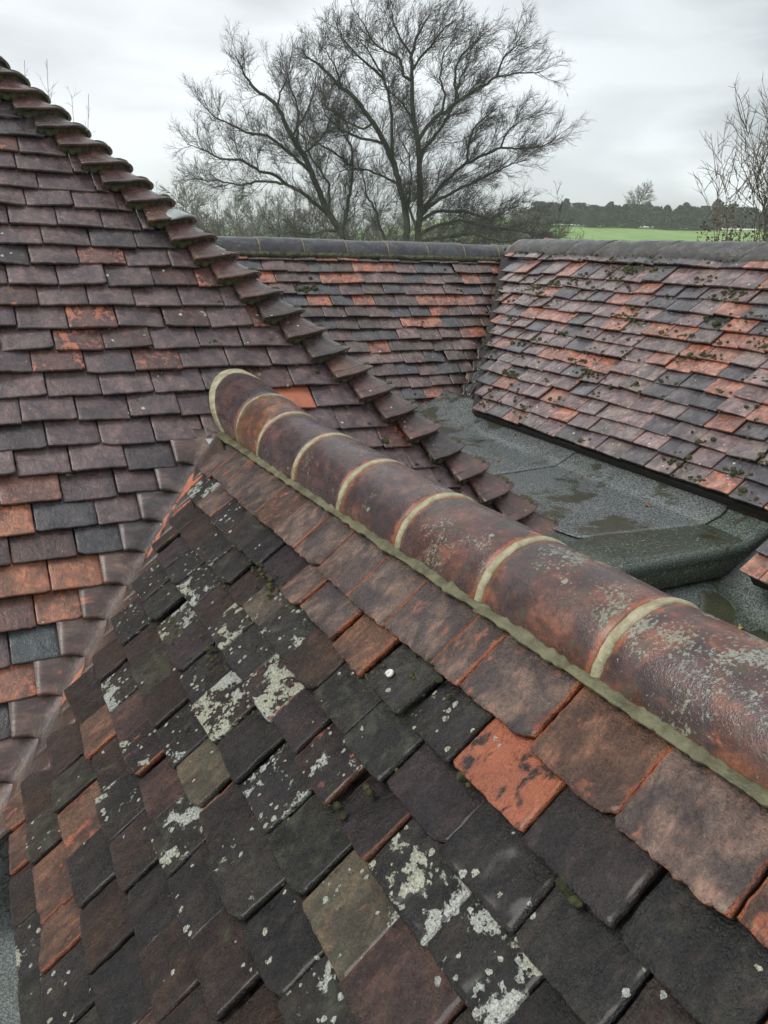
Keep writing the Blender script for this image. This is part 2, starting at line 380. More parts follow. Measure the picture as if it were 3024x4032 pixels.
ANCH = [('purp',1.788,.176),('newb',1.647,.194),('newb',1.481,.194),('orbr',1.311,.191),('dkmoss',1.159,.177),('dkmoss',1.217,.277),('dkspk',.973,.178),('bright',.80,.178),('bright',.28,.176),('char',.627,.175),('grey',.45,.174),('grey',.558,.291),('dklich',1.549,.297),('tanl',1.718,.272),('brwn',1.39,.299),('white',1.443,.394),('white',1.511,.493),('purp',1.290,.401),('purp',.886,.282),('redspk',1.13,.375),('dkor',.965,.373),('whblob',.821,.367),('whblob',.695,.382),('whblob',1.231,.500),('dkgr',1.077,.458),('yel',.891,.485),('smbr',.729,.466),('smbr',1.493,.711),('cream',2.009,.498),('lich',2.087,.354),('lich',1.795,.341),('lich',1.955,.719),('lich',1.616,.475),('dkspk',2.211,.379),('dkspk',2.300,.468),('dkspk',2.228,.587),('dkspk',1.785,.490),('dkspk',1.622,.600),('grn',1.962,.572),('grn',1.831,.879),('grn',1.801,1.033),('dkbr',2.161,.699),('dkbr',1.828,.591),('dkbr',2.063,.812),('brwn',2.011,.915),('brwn',2.007,1.019),('orbr',1.866,1.132),('orbr',1.580,1.037),('orbr',1.426,1.027),('orbr',1.658,.922),('dk',1.479,.919),('dk',1.267,.847),('dk',1.189,.725),('dk',1.218,.929),('yel',1.404,.593),('redd',1.697,.705),('dkb',1.395,.821),('dkb',1.087,.821),('brwn',2.313,.276),('dkspk',2.271,.177),('dkspk',2.270,.378),('dkspk',2.181,.267),('newb',2.506,.167)]
# the valley is the line where the near slope and the hipped slope meet
def valY(s): q_ = PN.P+PN.dn*s-PH.P; return float(-(PH.n@q_)/(PH.n@PN.al))
NR = [(.130, [2.62, 2.46, 2.30, 2.118, 1.958, 1.801, 1.66, 1.473, 1.30, 1.109, 1.02, .817, .634, .444, .27, .10]),
 (.230, [2.52, 2.356, 2.18, 2.03, 1.894, 1.719, 1.588, 1.40, 1.233, 1.073, .913, .725, .54, .36, .19, .03]),
 (.331, [2.60, 2.452, 2.257, 2.12, 1.962, 1.804, 1.662, 1.474, 1.314, 1.141, 1.0, .818, .644, .47, .30, .12]),
 (.432, [2.48, 2.33, 2.168, 2.02, 1.872, 1.701, 1.54, 1.381, 1.226, 1.069, .904, .735, .57, .41, .25]),
 (.555, [2.46, 2.295, 2.13, 1.965, 1.80, 1.64, 1.47, 1.305, 1.143, .968, .798, .63, .47, .3]),
 (.662, [2.35, 2.18, 2.02, 1.85, 1.69, 1.52, 1.357, 1.202, 1.024, .86, .70, .54, .38]),
 (.768, [2.28, 2.11, 1.945, 1.78, 1.615, 1.435, 1.276, 1.099, .93, .77, .6, .44]),
 (.868, [2.18, 2.02, 1.85, 1.686, 1.516, 1.354, 1.185, 1.02, .85, .69, .52]),
 (.978, [2.09, 1.92, 1.762, 1.584, 1.428, 1.241, 1.08, .9, .74]),
 (1.087, [2.03, 1.862, 1.692, 1.503, 1.363, 1.2, 1.03, .87]),
 (1.150, [1.90, 1.731, 1.557, 1.413, 1.25, 1.09, .93])]

def board(pl, pts, h0, th, name, parent, mat=None):
    """closed slab under the tiles from a polygon in plane coordinates"""
    g = G(); n = len(pts)
    V = [pl(a, t, h0) for a, t in pts]+[pl(a, t, h0-th) for a, t in pts]
    F = [tuple(range(n)), tuple(range(2*n-1, n-1, -1))]+[(i, (i+1) % n, n+(i+1) % n, n+i) for i in range(n)]
    g.add(V, F); return g.build(name, mat or M_UND, parent, smooth=False)

def rank_build(lst, parent, mat, limit=100):
    """lst: (size, geometry, tint, amt, label). The largest become tiles of their own, the rest one mesh"""
    lst.sort(key=lambda x: -x[0]); rest = G()
    for k, (sz, T, ti, am, lb) in enumerate(lst):
        if k < limit:
            g = G(); addtile(g, T, ti, am); c = T[0].mean(0); o = g.build('roof_tile', mat, parent, origin=c)
            if lb: o['label'] = lb
        else: addtile(rest, T, ti, am)
    if rest.n:
        o = rest.build('roof_tile', mat, parent); o['kind'] = 'stuff'
def seen_size(c, n, area):
    d = c-CAM; D = np.linalg.norm(d); z = d@fw
    if z < .1: return 0
    x = d@r2/z; y = d@u2/z
    if abs(x) > .56 or abs(y) > .72: return area*1e-3/D**2
    return area*abs(n@d/D)/D**2

# ================================================================== NEAR ROOF (old lichened slope, half-round ridge)
near = empty('near_roof', (0, 1.5, 0), 'foreground roof of dark lichened clay tiles under a half-round ridge bedded in fresh mortar', 'tiled roof', 'tiled roofs of the house')
bN = board(PN, [(valY(0)+.1, -.02), (valY(1.16)+.05, 1.15), (-.35, 1.15), (-.35, -.02)], -.036, .05, 'roof_slope', near)
lst = []
LB = {'bright': 'bright orange tile with dark patches', 'white': 'tile crusted with white lichen', 'whblob': 'dark tile with white lichen blobs', 'cream': 'tile with cream lichen crust', 'yel': 'sandy tile with tan lichen', 'dkmoss': 'dark tile with moss'}
keys = ['dkspk', 'dk', 'dkb', 'dkbr', 'brwn', 'dkspk', 'dkb', 'dkgr', 'purp', 'dkor', 'lich', 'dk']
for ri, (s, J) in enumerate(NR):
    vy = valY(s)-.045
    J = [vy]+[j for j in J if j < vy-.05]
    prev = NR[ri-1][0] if ri else -.03
    for k in range(len(J)-1):
        gp_ = .0015+.0035*rng.random()*(ri > 0); a1, a0 = J[k]-gp_, J[k+1]+.0015+.002*rng.random()*(ri > 0); ym = (a0+a1)/2; sm = s-.05; w = a1-a0
        best = min(ANCH, key=lambda a: (a[1]-ym)**2+((a[2]-sm)*1.2)**2); dd = math.hypot(best[1]-ym, best[2]-sm)
        sty = best[0] if dd < .085 else keys[rng.integers(len(keys))]
        if ri == 0: sty = 'newb' if rng.random() < .78 else 'orbr'
        if dd >= .085 and s > .6 and rng.random() < .45: sty = ['brwn', 'dkbr', 'smbr', 'orbr'][rng.integers(4)]
        if dd >= .085 and s > .9 and ym > 1.5: sty = ['orbr', 'brwn', 'dkbr', 'grn'][rng.integers(4)]
        ti, am = ST[sty]; ti = np.array(ti)*rng.uniform(.85, 1.15)*(np.array([.80, .73, .66]) if max(ti) < .1 else 1); am = np.clip(np.array(am)+rng.normal(0, .03, 4)*np.array([1, am[1] > .05, 1, 1]), 0, 1)
        new = ri == 0 or sty in ('newb', 'orbr', 'brwn')
        big = ym < 1.5
        L = (s-prev)+.055 if ri else .17
        bite = .012 if rng.random() < .16 else 0.0
        if abs(ym-1.39) < .08 and ri == 2: bite = .02
        rough_t = sty in ('grey', 'dk', 'dkor', 'redspk', 'lich', 'whblob')
        T = tile(PN, a0, a1, s+rng.normal(0, .0035), L, .013, 22 if big else 14, 16 if big else 11, rag=.0032 if new else .0016, relief=.0020 if rough_t else .0009, skew=.13 if ri == 0 else .09, camber=.002, bite=bite, jit=1.0 if ri == 0 else 1.7)
        c = T[0].mean(0); lst.append((seen_size(c, PN.n, w*.1), T, ti, am, LB.get(sty)))
rank_build(lst, bN, M_N, 100)
# hidden side of the near roof, falling to the right
PE2 = Plane([.27, 0, 0], frame(-.1009, -2.03, 43.24, 'Y')); PE2.dn = np.array([.729, 0, -.685]); PE2.n = np.array([.685, .025, .728])
b2 = board(PE2, [(3.0, -.02), (2.2, .9), (-.35, .9), (-.35, -.02)], -.036, .05, 'roof_slope', near)
g = G()
for j in range(9):
    for k in range(17):
        a0 = -.3+k*.168+(.084 if j % 2 else 0)
        if a0 > 2.8-j*.085: continue
        ti, am = ST[keys[rng.integers(len(keys))]]
        addtile(g, tile(PE2, a0+.0015, a0+.1665, .12+.1*j, .155, .012, 6, 5), np.array(ti)*1.3, am)
o = g.build('roof_tile', M_R, b2); o['kind'] = 'stuff'

# ridge: half-round tiles, mortar rings between them and a mortar bed along the foot
def rz(y): return float(np.interp(y, [.3, .81, 1.14, 1.46, 1.97, 2.43, 2.66, 2.98], [.006, -.001, -.011, -.019, -.024, -.026, -.006, .010]))
RC, RR = .137, .122
def ringp(y, ang, r, dz=0): return np.array([RC-r*math.cos(ang), y, -.038+rz(y)+dz+r*math.sin(ang)])
RJ = [3.14, 2.665, 2.438, 2.113, 1.788, 1.463, 1.138, .813, .488, .163]
RT = [((.105, .060, .055), (.17, .0, .03, .8)), ((.22, .095, .045), (.26, .0, .10, .7)), ((.105, .062, .058), (.17, .06, .10, .85)), ((.12, .064, .056), (.18, .12, .22, .8)), ((.13, .066, .056), (.19, .20, .26, .8)), ((.145, .068, .052), (.21, .24, .30, .7)), ((.155, .072, .052), (.22, .27, .28, .8)), ((.18, .075, .050), (.25, .40, .30, .85)), ((.14, .066, .05), (.2, .2, .3, .7))]
for k in range(len(RJ)-1):
    y1, y0 = RJ[k]-.008, RJ[k+1]+.012; na, ny = 44, 22; g = G(); V = []; E = []; TCV = []
    sdv = rng.random(3)*50; yaw = rng.normal(0, .0025)
    for lay, rr_ in ((0, RR), (1, RR-.014)):
        for j in range(ny):
            fy = j/(ny-1)
            fy = [0, .012][j] if j < 2 else ([.988, 1][j-ny+2] if j >= ny-2 else fy)
            for i in range(na):
                ang = rad(-36+252*i/(na-1)); y = y0+(y1-y0)*fy
                nn = vn(np.array([[ang*.11*9, y*9, lay]])+sdv, 3, 2)[0]
                rdd = rr_+nn*.0012-(.002 if (lay == 0 and j in (0, ny-1)) else 0)+.0015*math.sin(fy*3.14)
                p = ringp(y, ang, rdd); p[0] += yaw*(fy-.5)*20*.1
                V.append(p); E.append(1.0 if j < 2 or j >= ny-2 or lay else max(0, .72-min(fy, 1-fy)*4.5)); TCV.append([ang*.112, y, 0])
    F = closed(na, ny, None); ti, am = RT[k]
    V = np.array(V)
    if np.cross(V[1]-V[0], V[na]-V[0])@(V[0]-np.array([RC, V[0][1], -.03])) < 0: F = [f[::-1] for f in F]
    g.add(V, F, tc=np.array(TCV)+sdv, tint=np.concatenate([np.tile(ti, (len(V), 1)), np.array(E)[:, None]], 1), amt=np.tile(np.maximum(am, [.34, 0, 0, 0]) if 0 else am, (len(V), 1)))
    g.build('ridge_tile', M_RG, near, origin=(RC, (y0+y1)/2, 0))
def mortar_ring(y, wd_, seed, name='mortar_joint', a0=-34, a1=214, lean=False):
    g = G(); na, nw = 60, 7; V = []
    for lay in (0, 1):
        for j in range(nw):
            fj = j/(nw-1)
            for i in range(na):
                ang = rad(a0+(a1-a0)*i/(na-1)); e = vn(np.array([[ang*6, seed*3.3+(fj > .5)*9, 0]]), 2.2, 4)[0]
                yy = y+(fj-.5)*(wd_+e*.012*abs(fj-.5)*2)
                hgt = (.0035*(1-(2*fj-1)**2)**.5+.0012*vn(np.array([[ang*8, fj*3, seed]]), 1.5, 2)[0]) if not lay else -.02
                if j in (0, nw-1) and not lay: hgt = -.001
                q_ = ringp(yy, ang, RR+hgt)
                if lean: q_ = ringp(PH.P[1]+(PH.n@(PH.P-q_)+0)/PH.n[1]*0+((PH.n[2]*(PH.P[2]-q_[2]+.012)+PH.n[0]*(PH.P[0]-q_[0]))/PH.n[1])+(yy-y)-.01, ang, RR+hgt*1.5+.006*fj)
                V.append(q_)
    V = np.array(V); F = closed(na, nw, None)
    if np.cross(V[1]-V[0], V[na]-V[0])@(V[0]-np.array([RC, V[0][1], -.03])) < 0: F = [f[::-1] for f in F]
    g.add(V, F); return g.build(name, M_MORT, near, origin=(RC, y, 0))
for k, y in enumerate(RJ[1:-1]): mortar_ring(y+.002, .010 if k == 0 else (.015 if k == 1 else .022), k+1)
mortar_ring(2.93, .06, 40, lean=True)
# mortar bed on the left foot
g = G(); ny, nw = 420, 9; V = []
ys = np.linspace(.12, 3.10, ny)
e0 = vn(np.stack([ys*14, ys*0, ys*0], 1), 1, 4); e1 = vn(np.stack([ys*22, ys*0+7, ys*0], 1), 1, 4); e1b = vn(np.stack([ys*70, ys*0+7, ys*0], 1), 1, 2)
for lay in (0, 1):
    for j in range(nw):
        fj = j/(nw-1)
        for i, y in enumerate(ys):
            lo = PN(y, .001+.004*e0[i]+.0035*e1b[i], .0015)
            ang = math.asin(max(-.55, min(.3, (-.0354*y+.010+.038-rz(y))/.122)))+rad(2.0*e1[i]+2.4*e1b[i]); hi = ringp(y, ang, RR+.0015)
            md = ringp(y, rad(2), RR+.008); md[0] -= .001
            md = (lo+hi)/2+np.array([.001, 0, -.001])
            p = lo*(1-fj)**2+2*md*fj*(1-fj)+hi*fj**2
            bulge = .0012*math.sin(fj*math.pi)+.0012*vn(np.array([[y*20, fj*4, 1]]), 1, 2)[0]
            p = p+np.array([-.7, 0, .7])*(bulge if not lay else -.014)
            V.append(p)
F = closed(ny, nw, None); V = np.array(V)
if np.cross(V[1]-V[0], V[ny]-V[0])@np.array([-.7, 0, .7]) < 0: F = [f[::-1] for f in F]
g.add(V, F); g.build('mortar_bed', M_BED, near)
g = G(); V = []
for j, t_ in enumerate((0, .03)):
    for y in (.12, 2.9): V.append(PE2(y, -.05+.07*j, .002-.0*j))
V = [PE2(.12, -.06, .03), PE2(2.75, -.06, .03), PE2(.12, .03, .004), PE2(2.75, .03, .004)]
V += [v-np.array([0, 0, .04]) for v in V]
g.add(V, closed(2, 2, None)); g.build('mortar_bed', M_MORT, near)

# ================================================================== HIPPED ROOF on the left
hip = empty('hipped_roof', (0, 3.2, .3), 'hipped roof of smooth purple-brown tiles with a row of stepped bonnet tiles down its hip', 'tiled roof', 'tiled roofs of the house')
TH0, XH, BH = -.0095, .5288, -.6869
def trow(k): return TH0+.1*(k-18)
def xhip(k): return XH-BH*trow(k)            # left corner of bonnet k
def valX(t): q_ = PH.P+PH.dn*t-PN.P; return float(-(PN.n@q_)/(PN.n@PH.al))
def s_of_t(t): return float((PH(valX(t), t)-PN.P)@PN.dn)
bH = board(PH, [(-3.2, -2.9), (-1.15, -2.35), (xhip(26)+.12, .82), (.10, .82), (.06, .06), (valX(.06), .06), (valX(1.35), 1.35), (-3.2, 1.35)], -.036, .05, 'roof_slope', hip)
HJ = {6: [-.537, -.33], 7: [-.47, -.258], 8: [-.526, -.357, -.192], 9: [-.596, -.429, -.264, -.118], 10: [-.493, -.324], 11: [-.548, -.379, -.211], 12: [-.632, -.466, -.299, -.128],
 13: [-.545, -.377, -.216, -.043], 14: [-.627, -.461, -.294, -.125, .042], 15: [-.69, -.52, -.357, -.191, -.02, .146], 16: [-.602, -.434, -.269, -.104, .068], 17: [-.569, -.397, -.222, -.043], 18: [-.658, -.489, -.322, -.153], 19: [-.595, -.432, -.258, -.088],
 20: [-.696, -.537, -.368, -.199], 21: [-.754, -.578, -.414, -.279], 22: [-.668, -.489, -.343], 23: [-.744, -.563, -.419], 24: [-.65, -.485], 25: [-.702, -.541], 26: [-.779, -.618], 27: [-.676], 28: [-.751], 29: [-.819]}
HA = [('bright', .279, -.060), ('gslate', -.693, .733), ('orng', -.570, .556), ('orng', -.618, .628), ('orng', -.745, .844), ('orng', -.742, .543), ('orng', -.704, .141), ('brick', -.666, .251), ('slate', -.487, .447), ('slate', -.571, .355), ('orng', -.74, .35)]
HS = {'bright': ((.42, .125, .055), (.85, .05, 0, .35)), 'gslate': ((.045, .055, .058), (0, .05, 0, 0)), 'orng': ((.27, .115, .065), (.30, .04, .06, .2)), 'brick': ((.17, .085, .065), (.2, .05, .0, .1)), 'slate': ((.055, .052, .056), (.06, .02, .08, .1))}
lst = []; hs = []
for k in range(-8, 34):
    t = trow(k); J = list(HJ.get(k, []))
    rx = xhip(k)+.03                        # right end of the course, tucked under the bonnet
    if t > .15: rx_left = valX(t)-.066
    else: rx_left = None
    if not J: J = [-.6+(.084 if k % 2 else 0)]
    while J[0] > -1.35: J.insert(0, J[0]-.168-rng.normal(0, .002))
    lim = rx_left if rx_left is not None else rx
    while J[-1] < lim-.23: J.append(J[-1]+.168+rng.normal(0, .003))
    segs = [(J[i], J[i+1]) for i in range(len(J)-1) if J[i+1] < lim+.001]+[(max([j for j in J if j < lim-.04]), lim)]
    if rx_left is not None and k <= 25:      # the strip right of the near ridge
        x0 = .20; xs = [x0]
        off = [.0, .085][k % 2]+.03
        while xs[-1]+.168 < rx-.06: xs.append((x0+off if len(xs) == 1 else xs[-1]+.168))
        xs.append(rx); segs += list(zip(xs[:-1], xs[1:]))
    elif rx_left is not None: pass
    for (x0, x1) in segs:
        if x1-x0 < .02: continue
        xm = (x0+x1)/2; best = min(HA, key=lambda a: (a[1]-xm)**2+(a[2]-(t-.05))**2); dd = math.hypot(best[1]-xm, best[2]-(t-.05))
        if dd < .06: ti, am = HS[best[0]]; lb = {'bright': 'bright orange tile beside the near ridge', 'gslate': 'blue-grey slate replacing a clay tile'}.get(best[0])
        else:
            lb = None; r_ = rng.random()
            if t > .35 and xm < -.45 and r_ < .25: ti, am = (.22, .10, .06), (.28, .04, .05, .2)
            elif r_ < .70: ti, am = (.135, .092, .092), (.15, .04, .04, .3)
            elif r_ < .82: ti, am = (.070, .055, .058), (.08, .03, .08, .2)
            elif r_ < .90: ti, am = (.15, .075, .06), (.42, .06, .03, .3)
            else: ti, am = (.092, .052, .045), (.26, .20, .08, .3)
        am = np.array(am)+rng.normal(0, .02, 4); am[1] = max(0, am[1]) if am[1] > .03 else (rng.random() < .3)*.12
        ti = np.array(ti)*rng.uniform(.95, 1.35)
        near_ = t > -.2
        T = tile(PH, x0+.002, x1-.002, t+rng.normal(0, .004), .155, .0145, 14 if near_ else 9, 10 if near_ else 7, rag=.0014, relief=.0007, camber=.003, skew=0, bite=.008 if rng.random() < .06 else 0)
        lst.append((seen_size(T[0].mean(0), PH.n, (x1-x0)*.1), T, ti, np.clip(am, 0, 1), lb))
rank_build(lst, bH, M_H, 100)
# the far side of the hip, facing right
PE = Plane(PH(xhip(18)+.205, 0), frame(0, 0, 42.41, 'Y')); PE.dn = np.array([.7138, 0, -.7003])*LAM; PE.al = np.array([0, LAM, 0]); PE.n = np.array([.7003, 0, .7138])
bE = board(PE, [(1.90, -2.3), (.14, 0), (-.36, .66), (4.0, .66), (4.0, -2.3)], -.05, .05, 'roof_slope', hip)
g = G()
for j in range(-22, 7):
    t = .1*j; y_hip = -.767*t+.12
    for k in range(24):
        a0 = y_hip+.02+k*.168+(.0 if j % 2 else .084)-(.084 if k else 0)
        if a0 > 3.6: continue
        ti = (.11, .06, .055)
        addtile(g, tile(PE, a0+.0015, a0+.1665, t, .155, .012, 6, 5), np.array(ti)*rng.uniform(.8, 1.2), (.15, .03, .1, .2))
o = g.build('roof_tile', M_R, bE); o['kind'] = 'stuff'
# bonnets
def bonnet(k):
    t = trow(k)
    Lc = PH(xhip(k), t, .014)
    W = .150
    hk = lambda kk, w_: None
    sd_ = rng.random(3)*60; nu, nv = 26, 13; V = []; TCV = []; E = []
    rot = rng.normal(0, .02)
    for lay in (0, 1):
        for j in range(nv):
            v = j/(nv-1)                     # 0 lower edge .. 1 upper, hidden end
            v = [0, .012][j] if j < 2 else v
            tt = t-.165*v; up_ = .165*v
            wl = .205-.113*v; wr = .20-.113*v
            C0 = PH(xhip(k)+.205-(-BH)*up_, tt)
            hl = .036-.050*v
            Lp = C0-PH.al*wl+PH.n*hl; Rp = C0+np.array([0, 1., 0])*wr+PE.n*hl
            ctl = C0+np.array([0, 0, 1.])*(.074-.058*v)+np.array([.7, -.7, 0])*.012*(1-v*.5)
            for i in range(nu):
                u = i/(nu-1); p = Lp*(1-u)**2*1+2*u*(1-u)*ctl+Rp*u**2
                sag = -.009*math.sin(min(u*2, 1)*math.pi)*(1-v)   # dish of the left wing
                flare = .015*(1-v)**3
                nn = vn(np.array([[u*.3, v*.2, 0]])*12+sd_, 2, 2)[0]*.0010
                nd = PH.n*(1-u)+PE.n*u; nd = nd/np.linalg.norm(nd)
                edge = (i in (0, nu-1) or j == 0)
                h = sag+flare+nn-(.0015 if edge and lay == 0 else 0)-(.015 if lay else 0)
                p = p+nd*h+PH.al*(rot*(v-.5)*.1)
                if j == 0: p = p+PH.dn*.0015*vn(np.array([[u*9, 0, 0]])+sd_, 1.5, 2)[0]
                V.append(p); TCV.append([u*.28, v*.165, 0]); E.append(1.0 if j < 2 or i in (0, nu-1) or lay else 0.0)
    V = np.array(V); F = closed(nu, nv, None)
    if np.cross(V[1]-V[0], V[nu]-V[0])@PH.n < 0: F = [f[::-1] for f in F]
    g = G(); r_ = rng.random()
    ti = np.array((.125, .062, .052) if r_ < .6 else (.15, .078, .058) if r_ < .85 else (.085, .055, .05))*rng.uniform(.85, 1.12)
    am = [.16, .04+.05*(k > 14), .06+.12*(k > 16), .25]
    g.add(V, F, tc=np.array(TCV)+sd_, tint=np.concatenate([np.tile(ti, (len(V), 1)), np.array(E)[:, None]], 1), amt=np.tile(am, (len(V), 1)))
    ob = g.build('bonnet_tile', M_H, hip, origin=V.mean(0))
    low = V[:nu]                             # mossy bedding under the mouth
    g = G(); W_ = []; nb = 7
    for lay in (0, 1):
        for j in range(nb):
            f = j/(nb-1)
            for i in range(nu):
                nd = PH.n*(1-i/(nu-1))+PE.n*(i/(nu-1)); nd = nd/np.linalg.norm(nd)
                hgt = .016+.036*math.sin(math.pi*i/(nu-1))**.6
                nn = vn(np.array([[i*.35, j*.8, k*1.7]]), 1.3, 3)[0]
                p = low[i]+PH.dn*(-.014-.012*lay*1.5+.010*f+.005*nn)-nd*(.018+hgt*f)
                if lay: p = low[i]-PH.dn*.04-nd*(.016+hgt*f)
                W_.append(p)
    W_ = np.array(W_); g.add(W_, closed(nu, nb, None)); mo = g.build('bedding_mortar', M_OLDM, ob, origin=W_.mean(0))
    return ob, V, nu
for k in range(-7, 26):
    ob, V, nu = bonnet(k)
    if k == 9:                               # smear of pale cement on one bonnet
        ob['label'] = 'bonnet tile half covered by a smear of pale grey cement'
        g = G(); P_ = []
        n1_, n2_ = 12, 8
        for lay in (0, 1):
            for b_ in range(n2_):
                for a_ in range(n1_):
                    ia = 6+a_*1.65; ib = 0+b_*.95
                    i0, j0 = int(ia), int(ib); fa, fb = ia-i0, ib-j0
                    gp = lambda i, j: V[min(j, 12)*nu+min(i, nu-1)]
                    p = gp(i0, j0)*(1-fa)*(1-fb)+gp(i0+1, j0)*fa*(1-fb)+gp(i0, j0+1)*(1-fa)*fb+gp(i0+1, j0+1)*fa*fb
                    rr_ = math.hypot((a_/(n1_-1)-.55)/.55, (b_/(n2_-1)-.3)/.7)
                    P_.append(p+(PH.n+PE.n)*.7*(.006*max(-.6, 1-rr_**4) if not lay else -.004)+PH.dn*(.004 if b_ == 0 else 0))
        P_ = np.array(P_); F = closed(n1_, n2_, None)
        if np.cross(P_[1]-P_[0], P_[n1_]-P_[0])@PH.n < 0: F = [f[::-1] for f in F]
        g.add(P_, F); g.build('cement_smear', simple('pale_cement', (.30, .33, .33), (.42, .45, .44), 20, (.35, .5), .3, 100, .002), ob, origin=P_.mean(0))
# valley tiles between hipped roof and near roof
def valley(k):
    sd_ = rng.random(3)*60; nu, nv = 23, 12; t = trow(k); V = []; TCV = []; E = []
    for lay in (0, 1):
        for j in range(nv):
            v = j/(nv-1); v = [0, .015][j] if j < 2 else v
            tt = t-.15*v
            zc = PH(valX(tt), tt); _ = 0
            wl = .074+.0713*1.5*v
            Lp = zc-PH.al*wl+PH.n*(.022-.032*v); Rp = PN(valY(s_of_t(t))-.040-.015*v, s_of_t(tt), -.003-.012*v)
            Cc = zc+np.array([0, 0, .008-.024*v])
            for i in range(nu):
                u = i/(nu-1)
                wq = 4.5*u*(1-u); p = (Lp*(1-u)**2.5+Cc*wq+Rp*u**2.5)/((1-u)**2.5+wq+u**2.5)
                if j == 0: p = p+PH.dn*.010*math.sin(math.pi*u)**2
                p = p-np.array([0, 0, (.0012 if (i in (0, nu-1) or j == 0) and not lay else 0)+(.011 if lay else 0)])
                V.append(p); TCV.append([u*.12, v*.15, 0]); E.append(1. if (j < 2 or i in (0, nu-1) or lay) else 0.)
    V = np.array(V); F = closed(nu, nv, None)
    if np.cross(V[1]-V[0], V[nu]-V[0])@np.array([0, 0, 1.]) < 0: F = [f[::-1] for f in F]
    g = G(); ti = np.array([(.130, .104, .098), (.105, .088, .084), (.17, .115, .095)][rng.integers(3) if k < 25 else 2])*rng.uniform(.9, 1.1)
    g.add(V, F, tc=np.array(TCV)+sd_, tint=np.array([list(ti*(1-np.array([.50, .58, .66])*min(1, max(0, q_[0]/.12-.48)*6)))+[e_] for q_, e_ in zip(TCV, E)]), amt=np.array([[.20+(.42 if k in (21, 22, 23, 27) and .6 < q_[0]/.12 < .9 else 0), .02, .10, .15] for q_ in TCV]))  # right wing's shade painted into the tint, darker and browner past the fold
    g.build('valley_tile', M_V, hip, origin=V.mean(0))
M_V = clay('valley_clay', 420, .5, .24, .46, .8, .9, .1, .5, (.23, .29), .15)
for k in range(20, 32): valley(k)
# lead soaker at the head of the valley
g = G(); V = []
for lay in (0, 1):
    for (a, b_) in ((-.095, .105), (-.050, .110), (-.005, .118), (-.085, .140), (-.040, .160), (.010, .168)): V.append(PH(a, b_, .012-.004*lay))
g.add(V, closed(3, 2, None)); g.build('lead_soaker', M_LEAD, hip)

# ================================================================== FAR ROOF, left wing (courses run across the view)
def pick(tb):
    r_ = rng.random(); c = 0
    for p, ti, am in tb:
        c += p
        if r_ < c: break
    return np.array(ti)*rng.uniform(1.0, 1.45), np.clip(np.array(am)+rng.normal(0, .03, 4)*[1, 0, 1, 1], 0, 1)
TBF = [(.30, (.165, .108, .098), (.28, .04, .06, .45)), (.23, (.075, .070, .072), (.12, .04, .08, .3)), (.26, (.33, .145, .095), (.46, .03, .02, .6)), (.21, (.11, .078, .064), (.26, .08, .15, .4))]
TBR = [(.36, (.195, .138, .130), (.28, .06, .05, .45)), (.25, (.090, .080, .082), (.12, .05, .08, .3)), (.20, (.31, .150, .105), (.42, .06, .02, .55)), (.22, (.17, .135, .122), (.26, .14, .12, .4))]
far = empty('far_roof', (1.8, 5.6, .4), 'distant roof wing of mixed orange and grey tiles below the tallest bare tree', 'tiled roof', 'tiled roofs of the house')
VF = lambda j: 3.155-.0765*j*1.02            # valley end of course j
bF = board(PF, [(-.9, -.14), (3.24, -.14), (2.20, 1.19), (-.9, 1.19)], -.036, .05, 'roof_slope', far)
g = G(); mosspts_F = []
for j in range(-1, 13):
    x = -.95+(.085 if j % 2 else 0); ve = VF(j)+.025
    while x < ve-.03:
        x1 = min(x+rng.normal(.170, .004), ve)
        if ve-x1 < .05: x1 = ve
        T = tile(PF, x+.0015, x1-.0015, .1*j+rng.normal(0, .0035), .155, .012, 7, 6, rag=.001, camber=.003)
        addtile(g, T, *pick(TBF)); x = x1
        if rng.random() < .06: mosspts_F.append((x-.08, .1*j-.04))
o = g.build('roof_tile', M_R, bF); o['kind'] = 'stuff'
# lead-dark valley tiles down the valley
PVd = (PF(2.22, 1.19)-PF(3.13, 0)); 
def small_valley(j):
    nu, nv = 9, 6; V = []; c0 = PF(VF(j)+.045, .1*j, .004); c1 = PF(VF(j-1.35)+.045, .1*j-.135, -.012); sd_ = rng.random(3)*30; TCV = []; E = []
    for lay in (0, 1):
        for b_ in range(nv):
            v = b_/(nv-1); c = c0*(1-v)+c1*v; wl = .032+.06*v*.9
            for i in range(nu):
                u = -1+2*i/(nu-1)
                p = c+(PF.al*u*wl if u < 0 else -PR.al*u*wl)+np.array([0, 0, .008*(1-abs(u))-.010*lay+.006])
                V.append(p); TCV.append([u*.06, v*.1, 0]); E.append(0.)
    V = np.array(V); F = closed(nu, nv, None)
    if np.cross(V[1]-V[0], V[nu]-V[0])[2] < 0: F = [f[::-1] for f in F]
    g = G(); g.add(V, F, tc=np.array(TCV)+sd_, tint=np.concatenate([np.tile((.07, .062, .062), (len(V), 1)), np.array(E)[:, None]], 1), amt=np.tile([.05, .05, .2, .2], (len(V), 1)))
    g.build('valley_tile', M_R, far, origin=V.mean(0))
for j in range(0, 13): small_valley(j)
